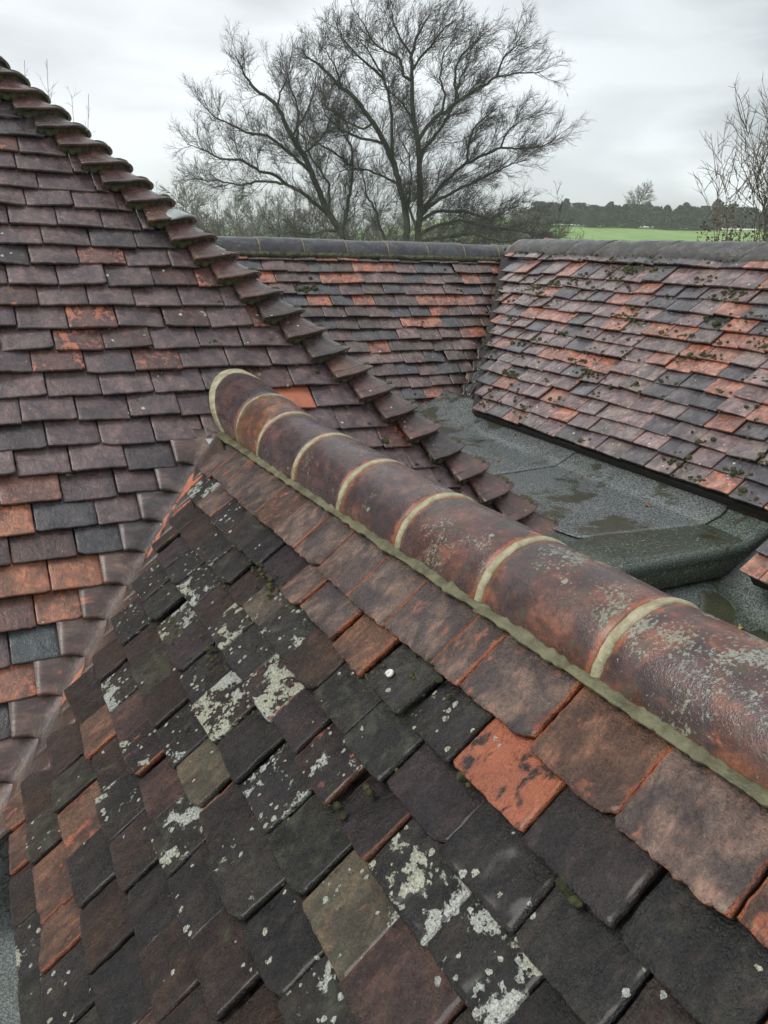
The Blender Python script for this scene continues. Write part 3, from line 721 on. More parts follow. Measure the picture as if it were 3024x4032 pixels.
def round_ridge(parent, pts, joints, R_, mat, tints, jm, lift=0, slant=0., mortar=M_TANM):
    """half-round ridge tiles between joint positions along a horizontal line P0 + d*s"""
    P0, d, side = pts
    upv = np.array([0, 0, 1.])
    for k in range(len(joints)-1):
        s0, s1 = joints[k], joints[k+1]; g = G(); na, ns = 20, 12; V = []; TCV = []; E = []; sd_ = rng.random(3)*40
        dz = rng.normal(0, .003); l0 = lift; 
        for lay in (0, 1):
            for j in range(ns):
                f = j/(ns-1); f = [0, .02][j] if j < 2 else ([.98, 1][j-ns+2] if j >= ns-2 else f)
                for i in range(na):
                    ang = rad(-5+190*i/(na-1)); rr_ = R_-.013*lay-(.0016 if j in (0, ns-1) else 0)+l0*f+.001*vn(np.array([[ang, f*3, 0]])+sd_, 2, 2)[0]
                    s = s0+(s1-s0)*f+slant*(math.sin(ang)-.5)+.004*(1-2*f)
                    V.append(P0+d*s+side*(-rr_*math.cos(ang))+upv*(rr_*math.sin(ang)+dz)); TCV.append([ang*R_, s, 0]); E.append(1. if j < 2 or j > ns-3 else 0.)
        V = np.array(V); F = closed(na, ns, None)
        if np.cross(V[1]-V[0], V[na]-V[0])@(V[0]-(P0+d*s0)) < 0: F = [f[::-1] for f in F]
        ti, am = tints(k)
        g.add(V, F, tc=np.array(TCV)+sd_, tint=np.concatenate([np.tile(ti, (len(V), 1)), np.array(E)[:, None]], 1), amt=np.tile(am, (len(V), 1)))
        g.build('ridge_tile', mat, parent, origin=V.mean(0))
        if jm:
            g = G(); V = []
            for lay in (0, 1):
                for j in range(4):
                    for i in range(24):
                        ang = rad(-5+190*i/23); e = vn(np.array([[ang*3, k*2.2, j > 1]]), 1.5, 2)[0]
                        s = s1+(j/3-.5)*(.009+.006*e)+slant*(math.sin(ang)-.5); V.append(P0+d*s+side*(-(R_+.003-.02*lay)*math.cos(ang))+upv*((R_+.003-.02*lay)*math.sin(ang)))
            V = np.array(V); F = closed(24, 4, None)
            if np.cross(V[1]-V[0], V[24]-V[0])@(V[0]-(P0+d*s1)) < 0: F = [f[::-1] for f in F]
            g.add(V, F); g.build('mortar_joint', mortar, parent, origin=V.mean(0))
FJ = [-.6, -.26, .08, .42, .766, 1.106, 1.436, 1.773, 2.11, 2.448, 2.779, 3.098, 3.25]
side = -PF.al*0+np.array([math.sin(rad(1.0)), math.cos(rad(1.0)), 0])
P0 = PF(0, -.155, 0)+side*.115+np.array([0, 0, -.012])
round_ridge(far, (P0, PF.al, side), FJ, .118, M_RG, lambda k: (np.array((.075, .078, .084))*rng.uniform(.85, 1.1), (.06, .10, .18, .1)), True)
g = G(); V = []
for lay in (0, 1):
    for f in (0, 1):
        for x in np.linspace(-.6, 3.2, 60): V.append(PF(x, -.155+.03*f+.005*vn(np.array([[x*9, f, 0]]), 1, 2)[0], .018-.010*f-.02*lay))
g.add(V, closed(60, 2, None)); g.build('bedding_mortar', M_OLDM, far)
# rear slope of that wing
PF2 = Plane(P0+side*.09+np.array([0, 0, .0]), frame(0, 0, 45, 'X')); PF2.dn = np.array([0, .68, -.734]); PF2.n = np.array([0, .734, .68])
board(PF2, [(-.9, 0), (4.2, 0), (4.2, 1.4), (-.9, 1.4)], -.01, .05, 'roof_slope', far, simple('rear_tiles', (.07, .05, .045), (.14, .08, .06), 9, (.4, .6), .4, 30))

# ================================================================== RIGHT ROOF
rgt = empty('right_roof', (2.6, 3.2, 0), 'broad right-hand roof slope of brown tiles dotted with moss cushions above the flat felt roof', 'tiled roof', 'tiled roofs of the house')
SR = [-1.46, -1.376, -1.22]+[-1.116, -1.012, -.908, -.806]+[-.806+.1008*i for i in range(1, 9)]
SRx = [.10, .20, .30]
def vR(s): return 4.19+(5.50-4.19)*(-s/1.40)*.985      # valley end (far end) of a course
bR = board(PR, [(vR(-1.46)+.1, -1.46), (vR(0)+.05, 0.0), (1.98, 0.0), (1.90, .29), (-.5, .29), (-.5, -1.46)], -.036, .05, 'roof_slope', rgt)
g = G(); mosspts = []
for j, s in enumerate(SR+SRx):
    yend = vR(s)+.03 if s <= .01 else 1.955+rng.normal(0, .01)
    y = yend; first = True; L = (s-SR[j-1]+.055) if 0 < j < len(SR) else .155
    if s > .01 and s > .25: yend = y = 1.93
    while y > .6:
        w = rng.normal(.167, .004)
        if first and j % 2: w *= .55
        first = False
        T = tile(PR, y-w+.0015, y-.0015, s+rng.normal(0, .004), L, .013, 8, 7, rag=.0012, camber=.002, skew=.02, jit=1.3)
        ti, am = pick(TBR); addtile(g, T, ti, am)
        pm = .30
        if s < -.9: pm = .42
        if rng.random() < pm:
            for _ in range(rng.integers(1, 5)): mosspts.append((y-rng.random()*w, s-.004-rng.random()**2*.08))
        if rng.random() < .13:
            cy, cs = y-w*rng.random(), s-rng.random()*.07
            for _ in range(rng.integers(6, 15)): mosspts.append((cy+rng.normal(0, .045), cs+rng.normal(0, .018)))
        y -= w
o = g.build('roof_tile', M_R, bR); o['kind'] = 'stuff'
side = np.array([1., 0, 0]); RJ2 = [5.50, 5.346, 5.073, 4.76, 4.473, 4.2, 3.889, 3.573, 3.252, 2.94, 2.63, 2.3, 2.0, 1.7]
P0r = PR(0, -1.455, 0)+side*.105+np.array([0, 0, -.03])
round_ridge(rgt, (P0r, PR.al, side), RJ2, .120, M_RG, lambda k: (np.array((.085, .082, .080))*rng.uniform(.85, 1.1), (.08, .16, .42, .1)), False, lift=.0, slant=-.12)
PR2 = Plane(P0r+side*.09, frame(0, 0, 45, 'Y')); PR2.dn = np.array([.7, 0, -.714]); PR2.n = np.array([.714, 0, .7])
board(PR2, [(5.9, 0), (5.9, 1.3), (.8, 1.3), (.8, 0)], -.01, .05, 'roof_slope', rgt, bpy.data.materials['rear_tiles'])

def moss_mesh(pl, pts, name, parent, rmin=.006, rmax=.016, hang=.5, seed=0):
    g = G()
    for (a, s) in pts:
        R_ = rng.uniform(rmin, rmax)*(1.5 if rng.random() < .12 else 1); sd_ = rng.random(3)*50; na, nr = 10, 5; V = []
        ex = rng.uniform(.8, 1.4)
        for r_ in range(nr):
            ph = (math.pi*.56)*r_/(nr-1)
            for i in range(na):
                th_ = 2*math.pi*i/na; dirn = np.array([math.sin(ph)*math.cos(th_)*ex, math.sin(ph)*math.sin(th_), math.cos(ph)*.75])
                k_ = R_*(1+.28*vn(np.array([dirn*3])+sd_, 1, 2)[0])
                V.append(pl(a, s, 0)+pl.al*dirn[0]*k_+pl.dn*dirn[1]*k_+pl.n*(dirn[2]*k_+.0-.001))
        F = [(r_*na+i, r_*na+(i+1) % na, (r_+1)*na+(i+1) % na, (r_+1)*na+i) for r_ in range(nr-1) for i in range(na)]
        g.add(V, F)
    o = g.build(name, M_MOSS, parent); o['kind'] = 'stuff'; return o
# moss strings under the ridge of the right roof
for y in np.arange(2.8, 5.4, .022):
    if rng.random() < .75: mosspts.append((y, -1.445+rng.normal(0, .010)))
for _ in range(38):
    cy, cj = rng.uniform(2.1, 5.0), SR[rng.integers(2, len(SR))]
    if cy > vR(cj)-.05: continue
    for _ in range(rng.integers(5, 16)): mosspts.append((cy+rng.normal(0, .05), cj-.006-abs(rng.normal(0, .018))))
for _ in range(60): mosspts.append((4.0+rng.normal(0, .10), -1.31+rng.normal(0, .03)))
for _ in range(40): mosspts.append((4.75+rng.normal(0, .06), -1.05+rng.normal(0, .03)))
for _ in range(26): mosspts.append((2.05+rng.normal(0, .08), -.28+rng.normal(0, .03)))
moss_mesh(PR, mosspts, 'moss', rgt, .0035, .0115)
mosspts_F += [(1.38+rng.normal(0, .04), .155+rng.normal(0, .015)) for _ in range(26)]+[(2.6, .155), (2.63, .16), (2.78, .37), (2.15, .47), (2.2, .45), (2.18, .48), (2.9, .25), (2.95, .3)]
mosspts_F += [(VF(j)+.04+rng.normal(0, .01), .1*j-.04*rng.random()) for j in range(0, 13) for _ in range(3)]
moss_mesh(PF, mosspts_F, 'moss', far, .006, .013)
mp_ = [(1.17-.05*i, .128+rng.normal(0, .012)) for i in range(5)]+[(1.24+rng.normal(0, .02), .225+rng.normal(0, .012)) for _ in range(14)]+[(1.13+rng.normal(0, .04), .20+rng.normal(0, .02)) for _ in range(10)]+[(1.80+rng.normal(0, .07), .235+rng.normal(0, .015)) for _ in range(26)]+[(1.07, .3), (1.05, .33), (1.0, .3), (2.05, .5), (1.95, .53), (1.6, .6), (1.9, .36), (1.95, .33)]+[(.62+rng.normal(0, .01), .238+rng.normal(0, .004)) for _ in range(8)]+[(1.05+rng.normal(0, .03), .40+rng.normal(0, .025)) for _ in range(9)]+[(1.74+rng.normal(0, .05), .455+rng.normal(0, .015)) for _ in range(14)]+[(.86, .232), (.88, .228), (.84, .235), (1.42, .44), (1.44, .45), (1.62, .36), (1.64, .37)]
moss_mesh(PN, mp_, 'moss', near, .0035, .008)
mh = [(xhip(k)+.0+rng.normal(0, .02)-.06, trow(k)-.01+rng.normal(0, .02)) for k in range(13, 25) for _ in range(1)]+[(.42, .18), (.45, .17), (.40, .165), (.06, -.32), (.02, -.33), (.04, -.335), (-.2, -.31), (-.55, .2), (.62, .28), (.56, .29)]
moss_mesh(PH, mh, 'moss', hip, .004, .009)

# ================================================================== FLAT FELT ROOF between the wings
FZ = -.50
flat = empty('flat_roof', (1.6, 3.3, FZ), 'flat roof of wet grey mineral felt with a dark kerb, lying between the tiled slopes', 'flat roof')
def sheet(poly_fn, nu, nv, name, mat, parent, th=.006, nz_=.002, sc=9):
    V = []; 
    for lay in (0, 1):
        for j in range(nv):
            for i in range(nu):
                p = np.array(poly_fn(i/(nu-1), j/(nv-1)), float)
                p[2] += nz_*vn(np.array([[p[0], p[1], 0]]), sc, 2)[0]-th*lay
                V.append(p)
    V = np.array(V); F = closed(nu, nv, None)
    if np.cross(V[1]-V[0], V[nu]-V[0])[2] < 0: F = [f[::-1] for f in F]
    g = G(); g.add(V, F); return g.build(name, mat, parent)
def flat_z(x, y):
    z = FZ-.006*(y-2.0)
    if x > 1.90: z += (x-1.90)*.42            # angle fillet up to the right eave
    return z
XR = [(1.0), (1.90), (2.16)]
sheet(lambda u, v: ((lambda x, y: (x, y, flat_z(x, y)-.004))(.75+1.45*u, 2.02+3.0*v)), 60, 60, 'felt_sheet', M_FELTG, flat, .05)
def lapped(u, v):
    x = 1.26+u*(2.16-1.26); yb = np.interp(x, [1.26, 1.30, 2.00, 2.16], [2.46, 2.31, 2.23, 2.32]); y = yb+v*(3.28-.0-yb+(x-1.6)*.0)
    return (x, y, flat_z(x, y)+.007)
sheet(lapped, 50, 40, 'felt_sheet', M_FELT, flat, .006)
sheet(lambda u, v: ((lambda x, y: (x, y, flat_z(x, y)+.012))(1.0+1.18*u, 3.20+.10*(u-.4)+v*1.75)), 50, 50, 'felt_sheet', M_FELT, flat, .005, .002)
# kerb with rounded arris and mossy face
V = []; prof = [(2.30, .000), (2.16, -.001), (2.08, -.002), (2.052, -.003), (2.040, -.007), (2.034, -.016), (2.030, -.08), (2.028, -.135), (2.06, -.14), (2.30, -.14)]
nx = 40
for (y, dz) in prof:
    for i in range(nx):
        x = .80+1.25*i/(nx-1); V.append([x+0*y, y+.003*vn(np.array([[x, y, 0]]), 7, 2)[0], FZ+dz+.002*vn(np.array([[x, y*2, 3]]), 6, 2)[0]])
g = G(); V = np.array(V); F = gridF(nx, len(prof)); 
if np.cross(V[1]-V[0], V[nx]-V[0])[2] < 0: F = [f[::-1] for f in F]
n_ = len(prof); F += [tuple(r_*nx for r_ in range(n_)), tuple(r_*nx+nx-1 for r_ in range(n_))[::-1]]
V[:, 2] += .004
g.add(V, F); g.build('kerb', felt_mat('kerb_felt', (.030, .036, .026), (.085, .10, .07), .0), flat)
# fascia board under the right eave
g = G(); V = []
for lay in (0, 1):
    for z in (0, 1):
        for y in (1.98, 4.25): V.append(PR(y, -.045, -.03)+np.array([.02*lay, 0, -.10*z-.005]))
g.add(V, closed(2, 2, None)); g.build('fascia_board', simple('rotten_wood', (.015, .012, .009), (.07, .05, .03), 20, (.7, .9), .6, 80), flat)
# lower gutter roof with water and leaves
low = empty('lower_flat_roof', (1.5, 1.6, -.74), 'lower flat roof with brown standing water and fallen leaves below the felt kerb', 'flat roof')
def lowz(x, y):
    z = -.76
    if y > 1.84: z += (y-1.84)*.55
    if x > 1.80: z += (x-1.80)*.75
    return z
sheet(lambda u, v: ((lambda x, y: (x, y, lowz(x, y)))(.6+1.55*u, -.3+2.36*v)), 60, 60, 'felt_sheet', M_FELTG, low, .05)
sheet(lambda u, v: ((lambda x, y: (x, y, -.755))(.75+1.03*u, -.25+2.05*v)), 20, 20, 'standing_water', felt_mat('puddle', (.035, .036, .018), (.06, .058, .03), 3.0), low, .003, .0)
# felt roof below the lower-left eave
sheet(lambda u, v: (-3.0+2.4*u, -.5+4.2*v, -1.10), 30, 40, 'felt_sheet', felt_mat('pale_felt', (.10, .12, .12), (.24, .27, .26), 0), tag(empty('lean_to_roof', (-1.5, 2, -1.1), 'grey mineral felt roof below the eaves at the lower left', 'flat roof')), .04)

# house body under the roofs
body = empty('house_body', (0, 0, -5), 'brick walls of the house carrying the roofs', 'house')
def box(g, x0, x1, y0, y1, z0, z1):
    V = [(x, y, z) for z in (z0, z1) for y in (y0, y1) for x in (x0, x1)]
    g.add(V, [(0, 2, 3, 1), (4, 5, 7, 6), (0, 1, 5, 4), (1, 3, 7, 5), (3, 2, 6, 7), (2, 0, 4, 6)])
for (x0, x1, y0, y1, z1) in ((-.7, 1.25, -.35, 2.5, -.85), (-3.1, 1.2, 2.6, 5.4, -.95), (.6, 3.9, 4.65, 7.2, -.72), (2.0, 4.1, .0, 4.6, -.66), (1.25, 1.98, -.3, 4.6, -.87), (-2.9, -.72, -.5, 2.55, -1.16)):
    g = G(); box(g, x0, x1, y0, y1, -5.4, z1); g.build('wall', M_BRICK, body, smooth=False)

# ------------------------------------------------------------------ small things lying about
def leaf(x, y, z, s, mat, lab):
    g = G(); V = []; n = 9; a = rng.random()*6.3
    for lay in (0, 1):
        V.append((0, 0, .002-.0006*lay))
        for i in range(n):
            th_ = 2*math.pi*i/n; r_ = s*(1 if i % 2 else .62)*(1+.25*rng.random()*(not lay)); V.append((r_*math.cos(th_+a), r_*.7*math.sin(th_+a), .004+.004*math.sin(3*th_)-.0006*lay))
    F = [(0, 1+i, 1+(i+1) % n) for i in range(n)]+[(n+1, n+2+(i+1) % n, n+2+i) for i in range(n)]+[(1+i, n+2+i, n+2+(i+1) % n, 1+(i+1) % n) for i in range(n)]
    g.add(np.array(V)+[x, y, z], F); return tag(g.build('fallen_leaf', mat, None, origin=(x, y, z)), lab, 'leaf', 'fallen leaves on the flat roofs')
leaf(1.86, 2.52, flat_z(1.8, 2.5)+.008, .020, M_LEAF, 'largest orange leaf alone on the grey felt near the sheet edge')
for (x, y, s) in ((1.66, 3.42, .014), (1.87, 3.0, .012), (2.0, 3.75, .012), (1.5, 3.3, .009)):
    leaf(x, y, flat_z(x, y)+.014, s, M_LEAF, 'small orange leaf fragment on the upper flat roof')
leaf(1.70, 1.83, -.748, .022, M_LEAFY, 'yellow-green leaf on the wet lower roof by the kerb')
for _ in range(9):
    leaf(rng.uniform(1.50, 1.78), rng.uniform(1.50, 1.80), -.749, rng.uniform(.008, .018), M_LEAF, 'brown leaf fragment in the standing water of the lower roof')
# snail shell
g = G(); V = []; nu, nv = 14, 60; c = PN(1.174, .192, .006)
for j in range(nv):
    f = j/(nv-1); th_ = f*3.1*2*math.pi; R_ = .0075*math.exp(-1.9*(1-f)); rr_ = R_*.62
    for i in range(nu):
        ph = 2*math.pi*i/nu; d1 = PN.al*math.cos(th_)+PN.dn*math.sin(th_)
        V.append(c+d1*(R_+rr_*math.cos(ph))+PN.n*(rr_*math.sin(ph)+.006*(1-f)))
F = [(j*nu+i, j*nu+(i+1) % nu, (j+1)*nu+(i+1) % nu, (j+1)*nu+i) for j in range(nv-1) for i in range(nu)]+[tuple((nv-1)*nu+i for i in range(nu))]
g.add(V, F); tag(g.build('snail_shell', M_SHELL, None, origin=c), 'small white snail shell resting on a dark mossy tile of the foreground roof', 'snail shell')
# broken mortar pieces in the far valley
def chip(p, s, lab):
    g = G(); V = []; sd_ = rng.random(3)*40; na, nr = 12, 8; d = np.array([.5, .75, .3]); d /= np.linalg.norm(d); e = np.cross(d, [0, 0, 1]); e /= np.linalg.norm(e); f_ = np.cross(e, d)
    for r_ in range(nr):
        ph = math.pi*(r_+.5)/nr
        for i in range(na):
            th_ = 2*math.pi*i/na; q_ = np.array([math.cos(ph), math.sin(ph)*math.cos(th_)*.30, math.sin(ph)*math.sin(th_)*.25]); k_ = s*(1+.35*vn(np.array([q_*4])+sd_, 1, 2)[0])
            V.append(p+(d*q_[0]+e*q_[1]+f_*q_[2])*k_)
    F = [(r_*na+i, r_*na+(i+1) % na, (r_+1)*na+(i+1) % na, (r_+1)*na+i) for r_ in range(nr-1) for i in range(na)]+[tuple(range(na))[::-1], tuple((nr-1)*na+i for i in range(na))]
    g.add(V, F); tag(g.build('mortar_chip', M_TANM, None, origin=p), lab, 'mortar chip', 'broken mortar in the far valley')
chip(PF(VF(6.3)+.04, .60, .03), .036, 'longest pale mortar chip, halfway up the far valley')
chip(PF(VF(10.8)+.03, 1.06, .03), .022, 'upper of the two mortar chips near the foot of the far valley')
chip(PF(VF(11.6)+.04, 1.14, .03), .028, 'lower mortar chip at the foot of the far valley')

# ================================================================== LANDSCAPE
def terr(x, y):
    d = np.hypot(x, y); az = np.degrees(np.arctan2(x, y)); k = np.clip((az-25)/12, 0, 1); k = k*k*(3-2*k)
    z = -5.4+np.clip((d-25), 0, 60)*(.045+.015*k)+np.clip(d-85, 0, 70+300*(1-k))*(.022+.066*k)
    return z
xs = np.concatenate([-np.geomspace(900, 3, 45), [0], np.geomspace(3, 900, 45)]); X, Y = np.meshgrid(xs, xs)
Z = terr(X, Y)+.15*vn(np.stack([X.ravel(), Y.ravel(), X.ravel()*0], 1), .05, 2).reshape(X.shape)
V = np.stack([X.ravel(), Y.ravel(), Z.ravel()], 1); n = len(xs)
m_, t_, b_ = newmat('field_grass'); oo = N(t_, 'ShaderNodeTexCoord').outputs['Object']
cc = mixc(t_, step(t_, noise(t_, oo, .35, 6, .7), .35, .65), (.19, .31, .10), (.27, .38, .15))
cc = mixc(t_, mth(t_, 'MULTIPLY', step(t_, noise(t_, oo, .03, 4, .6), .4, .6), .5), cc, (.80, .9, .8), 'MULTIPLY')
t_.links.new(cc, b_.inputs['Base Color']); b_.inputs['Roughness'].default_value = .95; b_.inputs['Specular IOR Level'].default_value = .1
idx = np.arange(n*n).reshape(n, n); Q = np.stack([idx[:-1, :-1].ravel(), idx[:-1, 1:].ravel(), idx[1:, 1:].ravel(), idx[1:, :-1].ravel()], 1)
gr = fast_mesh('field', V, Q, m_); gr['kind'] = 'structure'

def polar(az, d): return np.array([CAM[0]+d*math.sin(rad(az)), CAM[1]+d*math.cos(rad(az))])
# ---- tube builder for branches
class Tubes:
    def __init__(s): s.V = []; s.Q = []; s.n = 0
    def add(s, P, R_, k=3):
        """P (m,3), R (m,)"""
        P = np.asarray(P, float); m_ = len(P)
        T = np.gradient(P, axis=0); T /= np.linalg.norm(T, axis=1)[:, None]+1e-9
        ref = np.array([.31, .17, .93]) if abs(T[0][2]) < .9 else np.array([1., 0, 0])
        A = np.cross(T, ref); A /= np.linalg.norm(A, axis=1)[:, None]+1e-9; B = np.cross(T, A)
        th_ = np.arange(k)*2*math.pi/k
        V_ = P[:, None, :]+R_[:, None, None]*(np.cos(th_)[None, :, None]*A[:, None, :]+np.sin(th_)[None, :, None]*B[:, None, :])
        s.V.append(V_.reshape(-1, 3)); i = np.arange(m_-1)[:, None]*k+np.arange(k)[None, :]; j = np.arange(m_-1)[:, None]*k+(np.arange(k)[None, :]+1) % k
        s.Q.append(np.stack([i, j, j+k, i+k], 2).reshape(-1, 4)+s.n); s.n += m_*k
    def build(s, name, mat, parent, origin): return fast_mesh(name, np.concatenate(s.V), np.concatenate(s.Q), mat, parent, origin)
def resample(P, step_):
    P = np.asarray(P, float); d = np.concatenate([[0], np.cumsum(np.linalg.norm(np.diff(P, axis=0), axis=1))]); n_ = max(3, int(d[-1]/step_)+1)
    s = np.linspace(0, d[-1], n_); return np.stack([np.interp(s, d, P[:, i]) for i in range(3)], 1), s
def grow(tb, P0_, d0, L, r0, bend, r, segs, wob):
    P = [P0_]; d = d0/np.linalg.norm(d0); st_ = L/segs
    for i in range(segs):
        d = d+bend*st_+r.normal(0, wob, 3); d /= np.linalg.norm(d); P.append(P[-1]+d*st_)
    P = np.array(P); R_ = np.linspace(r0, r0*.35, len(P)); tb.add(P, R_, 3); return P
def batch_tubes(tb, P, R_, k=3):
    """P (n,m,3), R_ (n,m): many thin tubes at once"""
    n_, m_, _ = P.shape
    T = np.gradient(P, axis=1); T /= np.linalg.norm(T, axis=2)[..., None]+1e-9
    ref = np.array([.31, .77, .13]); A = np.cross(T, ref); A /= np.linalg.norm(A, axis=2)[..., None]+1e-9; B = np.cross(T, A)
    th_ = np.arange(k)*2*math.pi/k
    V_ = P[:, :, None, :]+R_[:, :, None, None]*(np.cos(th_)[None, None, :, None]*A[:, :, None, :]+np.sin(th_)[None, None, :, None]*B[:, :, None, :])
    i = (np.arange(n_)*m_*k)[:, None, None]+(np.arange(m_-1)*k)[None, :, None]+np.arange(k)[None, None, :]
    j = (np.arange(n_)*m_*k)[:, None, None]+(np.arange(m_-1)*k)[None, :, None]+((np.arange(k)+1) % k)[None, None, :]
    tb.V.append(V_.reshape(-1, 3)); tb.Q.append(np.stack([i, j, j+k, i+k], 3).reshape(-1, 4)+tb.n); tb.n += n_*m_*k
def branches(tb, P, s, r, lv, cfg, bend):
    """side shoots along a limb, level by level"""
    sx = np.linspace(0, s[-1], 40); Q = np.stack([np.interp(sx, s, P[:, i]) for i in range(3)], 1)[None]
    for (sp_, Lr, rr_, segs, wob, frac) in cfg:
        seg = np.linalg.norm(np.diff(Q, axis=1), axis=2); L_ = seg.sum(1)
        cnt = np.floor(L_*(1-frac)/sp_+r.random(len(L_))).astype(int)
        if cnt.sum() == 0: return
        own = np.repeat(np.arange(len(L_)), cnt); t_ = frac+(1-frac)*r.random(len(own))
        m_ = Q.shape[1]-1; x = t_*m_; i0 = np.minimum(x.astype(int), m_-1); f = (x-i0)[:, None]
        p = Q[own, i0]*(1-f)+Q[own, i0+1]*f; d = Q[own, i0+1]-Q[own, i0]; d /= np.linalg.norm(d, axis=1)[:, None]+1e-9
        q_ = r.normal(0, 1, d.shape); q_ -= d*(q_*d).sum(1)[:, None]; q_ /= np.linalg.norm(q_, axis=1)[:, None]
        ang = r.uniform(.40, .95, len(own))[:, None]; d = d*np.cos(ang)+q_*np.sin(ang)
        L = (Lr*r.uniform(.55, 1.3, len(own))*(1-.45*t_))[:, None]; st_ = L/segs; C = [p]
        for _ in range(segs):
            d = d+bend*st_+r.normal(0, wob, d.shape); d /= np.linalg.norm(d, axis=1)[:, None]; C.append(C[-1]+d*st_)
        Q = np.stack(C, 1); R_ = rr_*np.linspace(1, .35, segs+1)[None, :]*np.ones((len(own), 1)); batch_tubes(tb, Q, R_, 3)

HD = np.array([math.sin(rad(27.2)), math.cos(rad(27.2)), 0]); RTV = np.array([math.cos(rad(27.2)), -math.sin(rad(27.2)), 0])
LA = [[(-2.0,-5.4),(-1.95,-2.5),(-2.0,-.5),(-2.21,.72),(-2.71,1.42),(-3.15,2.17),(-3.47,2.87),(-3.74,3.6),(-4.06,4.08),(-4.53,4.79),(-4.85,5.41),(-5.15,5.96),(-5.56,6.33),(-6.18,6.64),(-6.58,7.23),(-6.97,7.9)],
[(-2.76,1.47),(-3.53,2.11),(-4.12,2.55),(-4.87,2.87),(-5.73,3.0),(-6.53,2.95),(-7.29,2.83),(-8.09,3.03),(-8.84,3.01),(-9.48,3.14)],
[(-3.74,3.4),(-4.33,3.88),(-4.86,4.3),(-5.38,4.62),(-6.17,4.75),(-6.96,5.01),(-7.58,5.28),(-8.04,5.65)],
[(-4.87,2.87),(-5.3,3.21),(-5.94,3.34),(-6.78,3.76),(-7.53,3.73),(-8.1,4.01),(-8.84,4.23)],
[(-2.25,.6),(-2.19,1.08),(-2.01,2.21),(-1.84,3.41),(-1.89,4.39),(-2.21,4.91),(-2.53,5.33),(-2.33,5.72),(-2.02,5.82)],
[(-4.32,4.56),(-4.32,5.28),(-4.27,5.85),(-4.52,6.5),(-4.83,7.14),(-4.93,7.59)],
[(-2.87,1.88),(-2.83,2.88),(-3.26,3.47),(-3.8,4.19),(-3.9,5.05)],
[(-5.15,5.96),(-5.09,6.57),(-4.83,7.14),(-4.56,7.83)],
[(-2.0,3.7),(-2.52,4.13),(-3.43,4.63),(-3.9,4.96),(-4.22,5.38)],
[(-4.53,4.79),(-3.9,5.6),(-3.5,6.5),(-3.4,7.2)],[(-4.06,4.08),(-3.4,4.6),(-2.9,5.4),(-2.7,6.2)],
[(-2.3,.9),(-3.0,.95),(-3.8,.75),(-4.6,.85),(-5.4,.7)]]
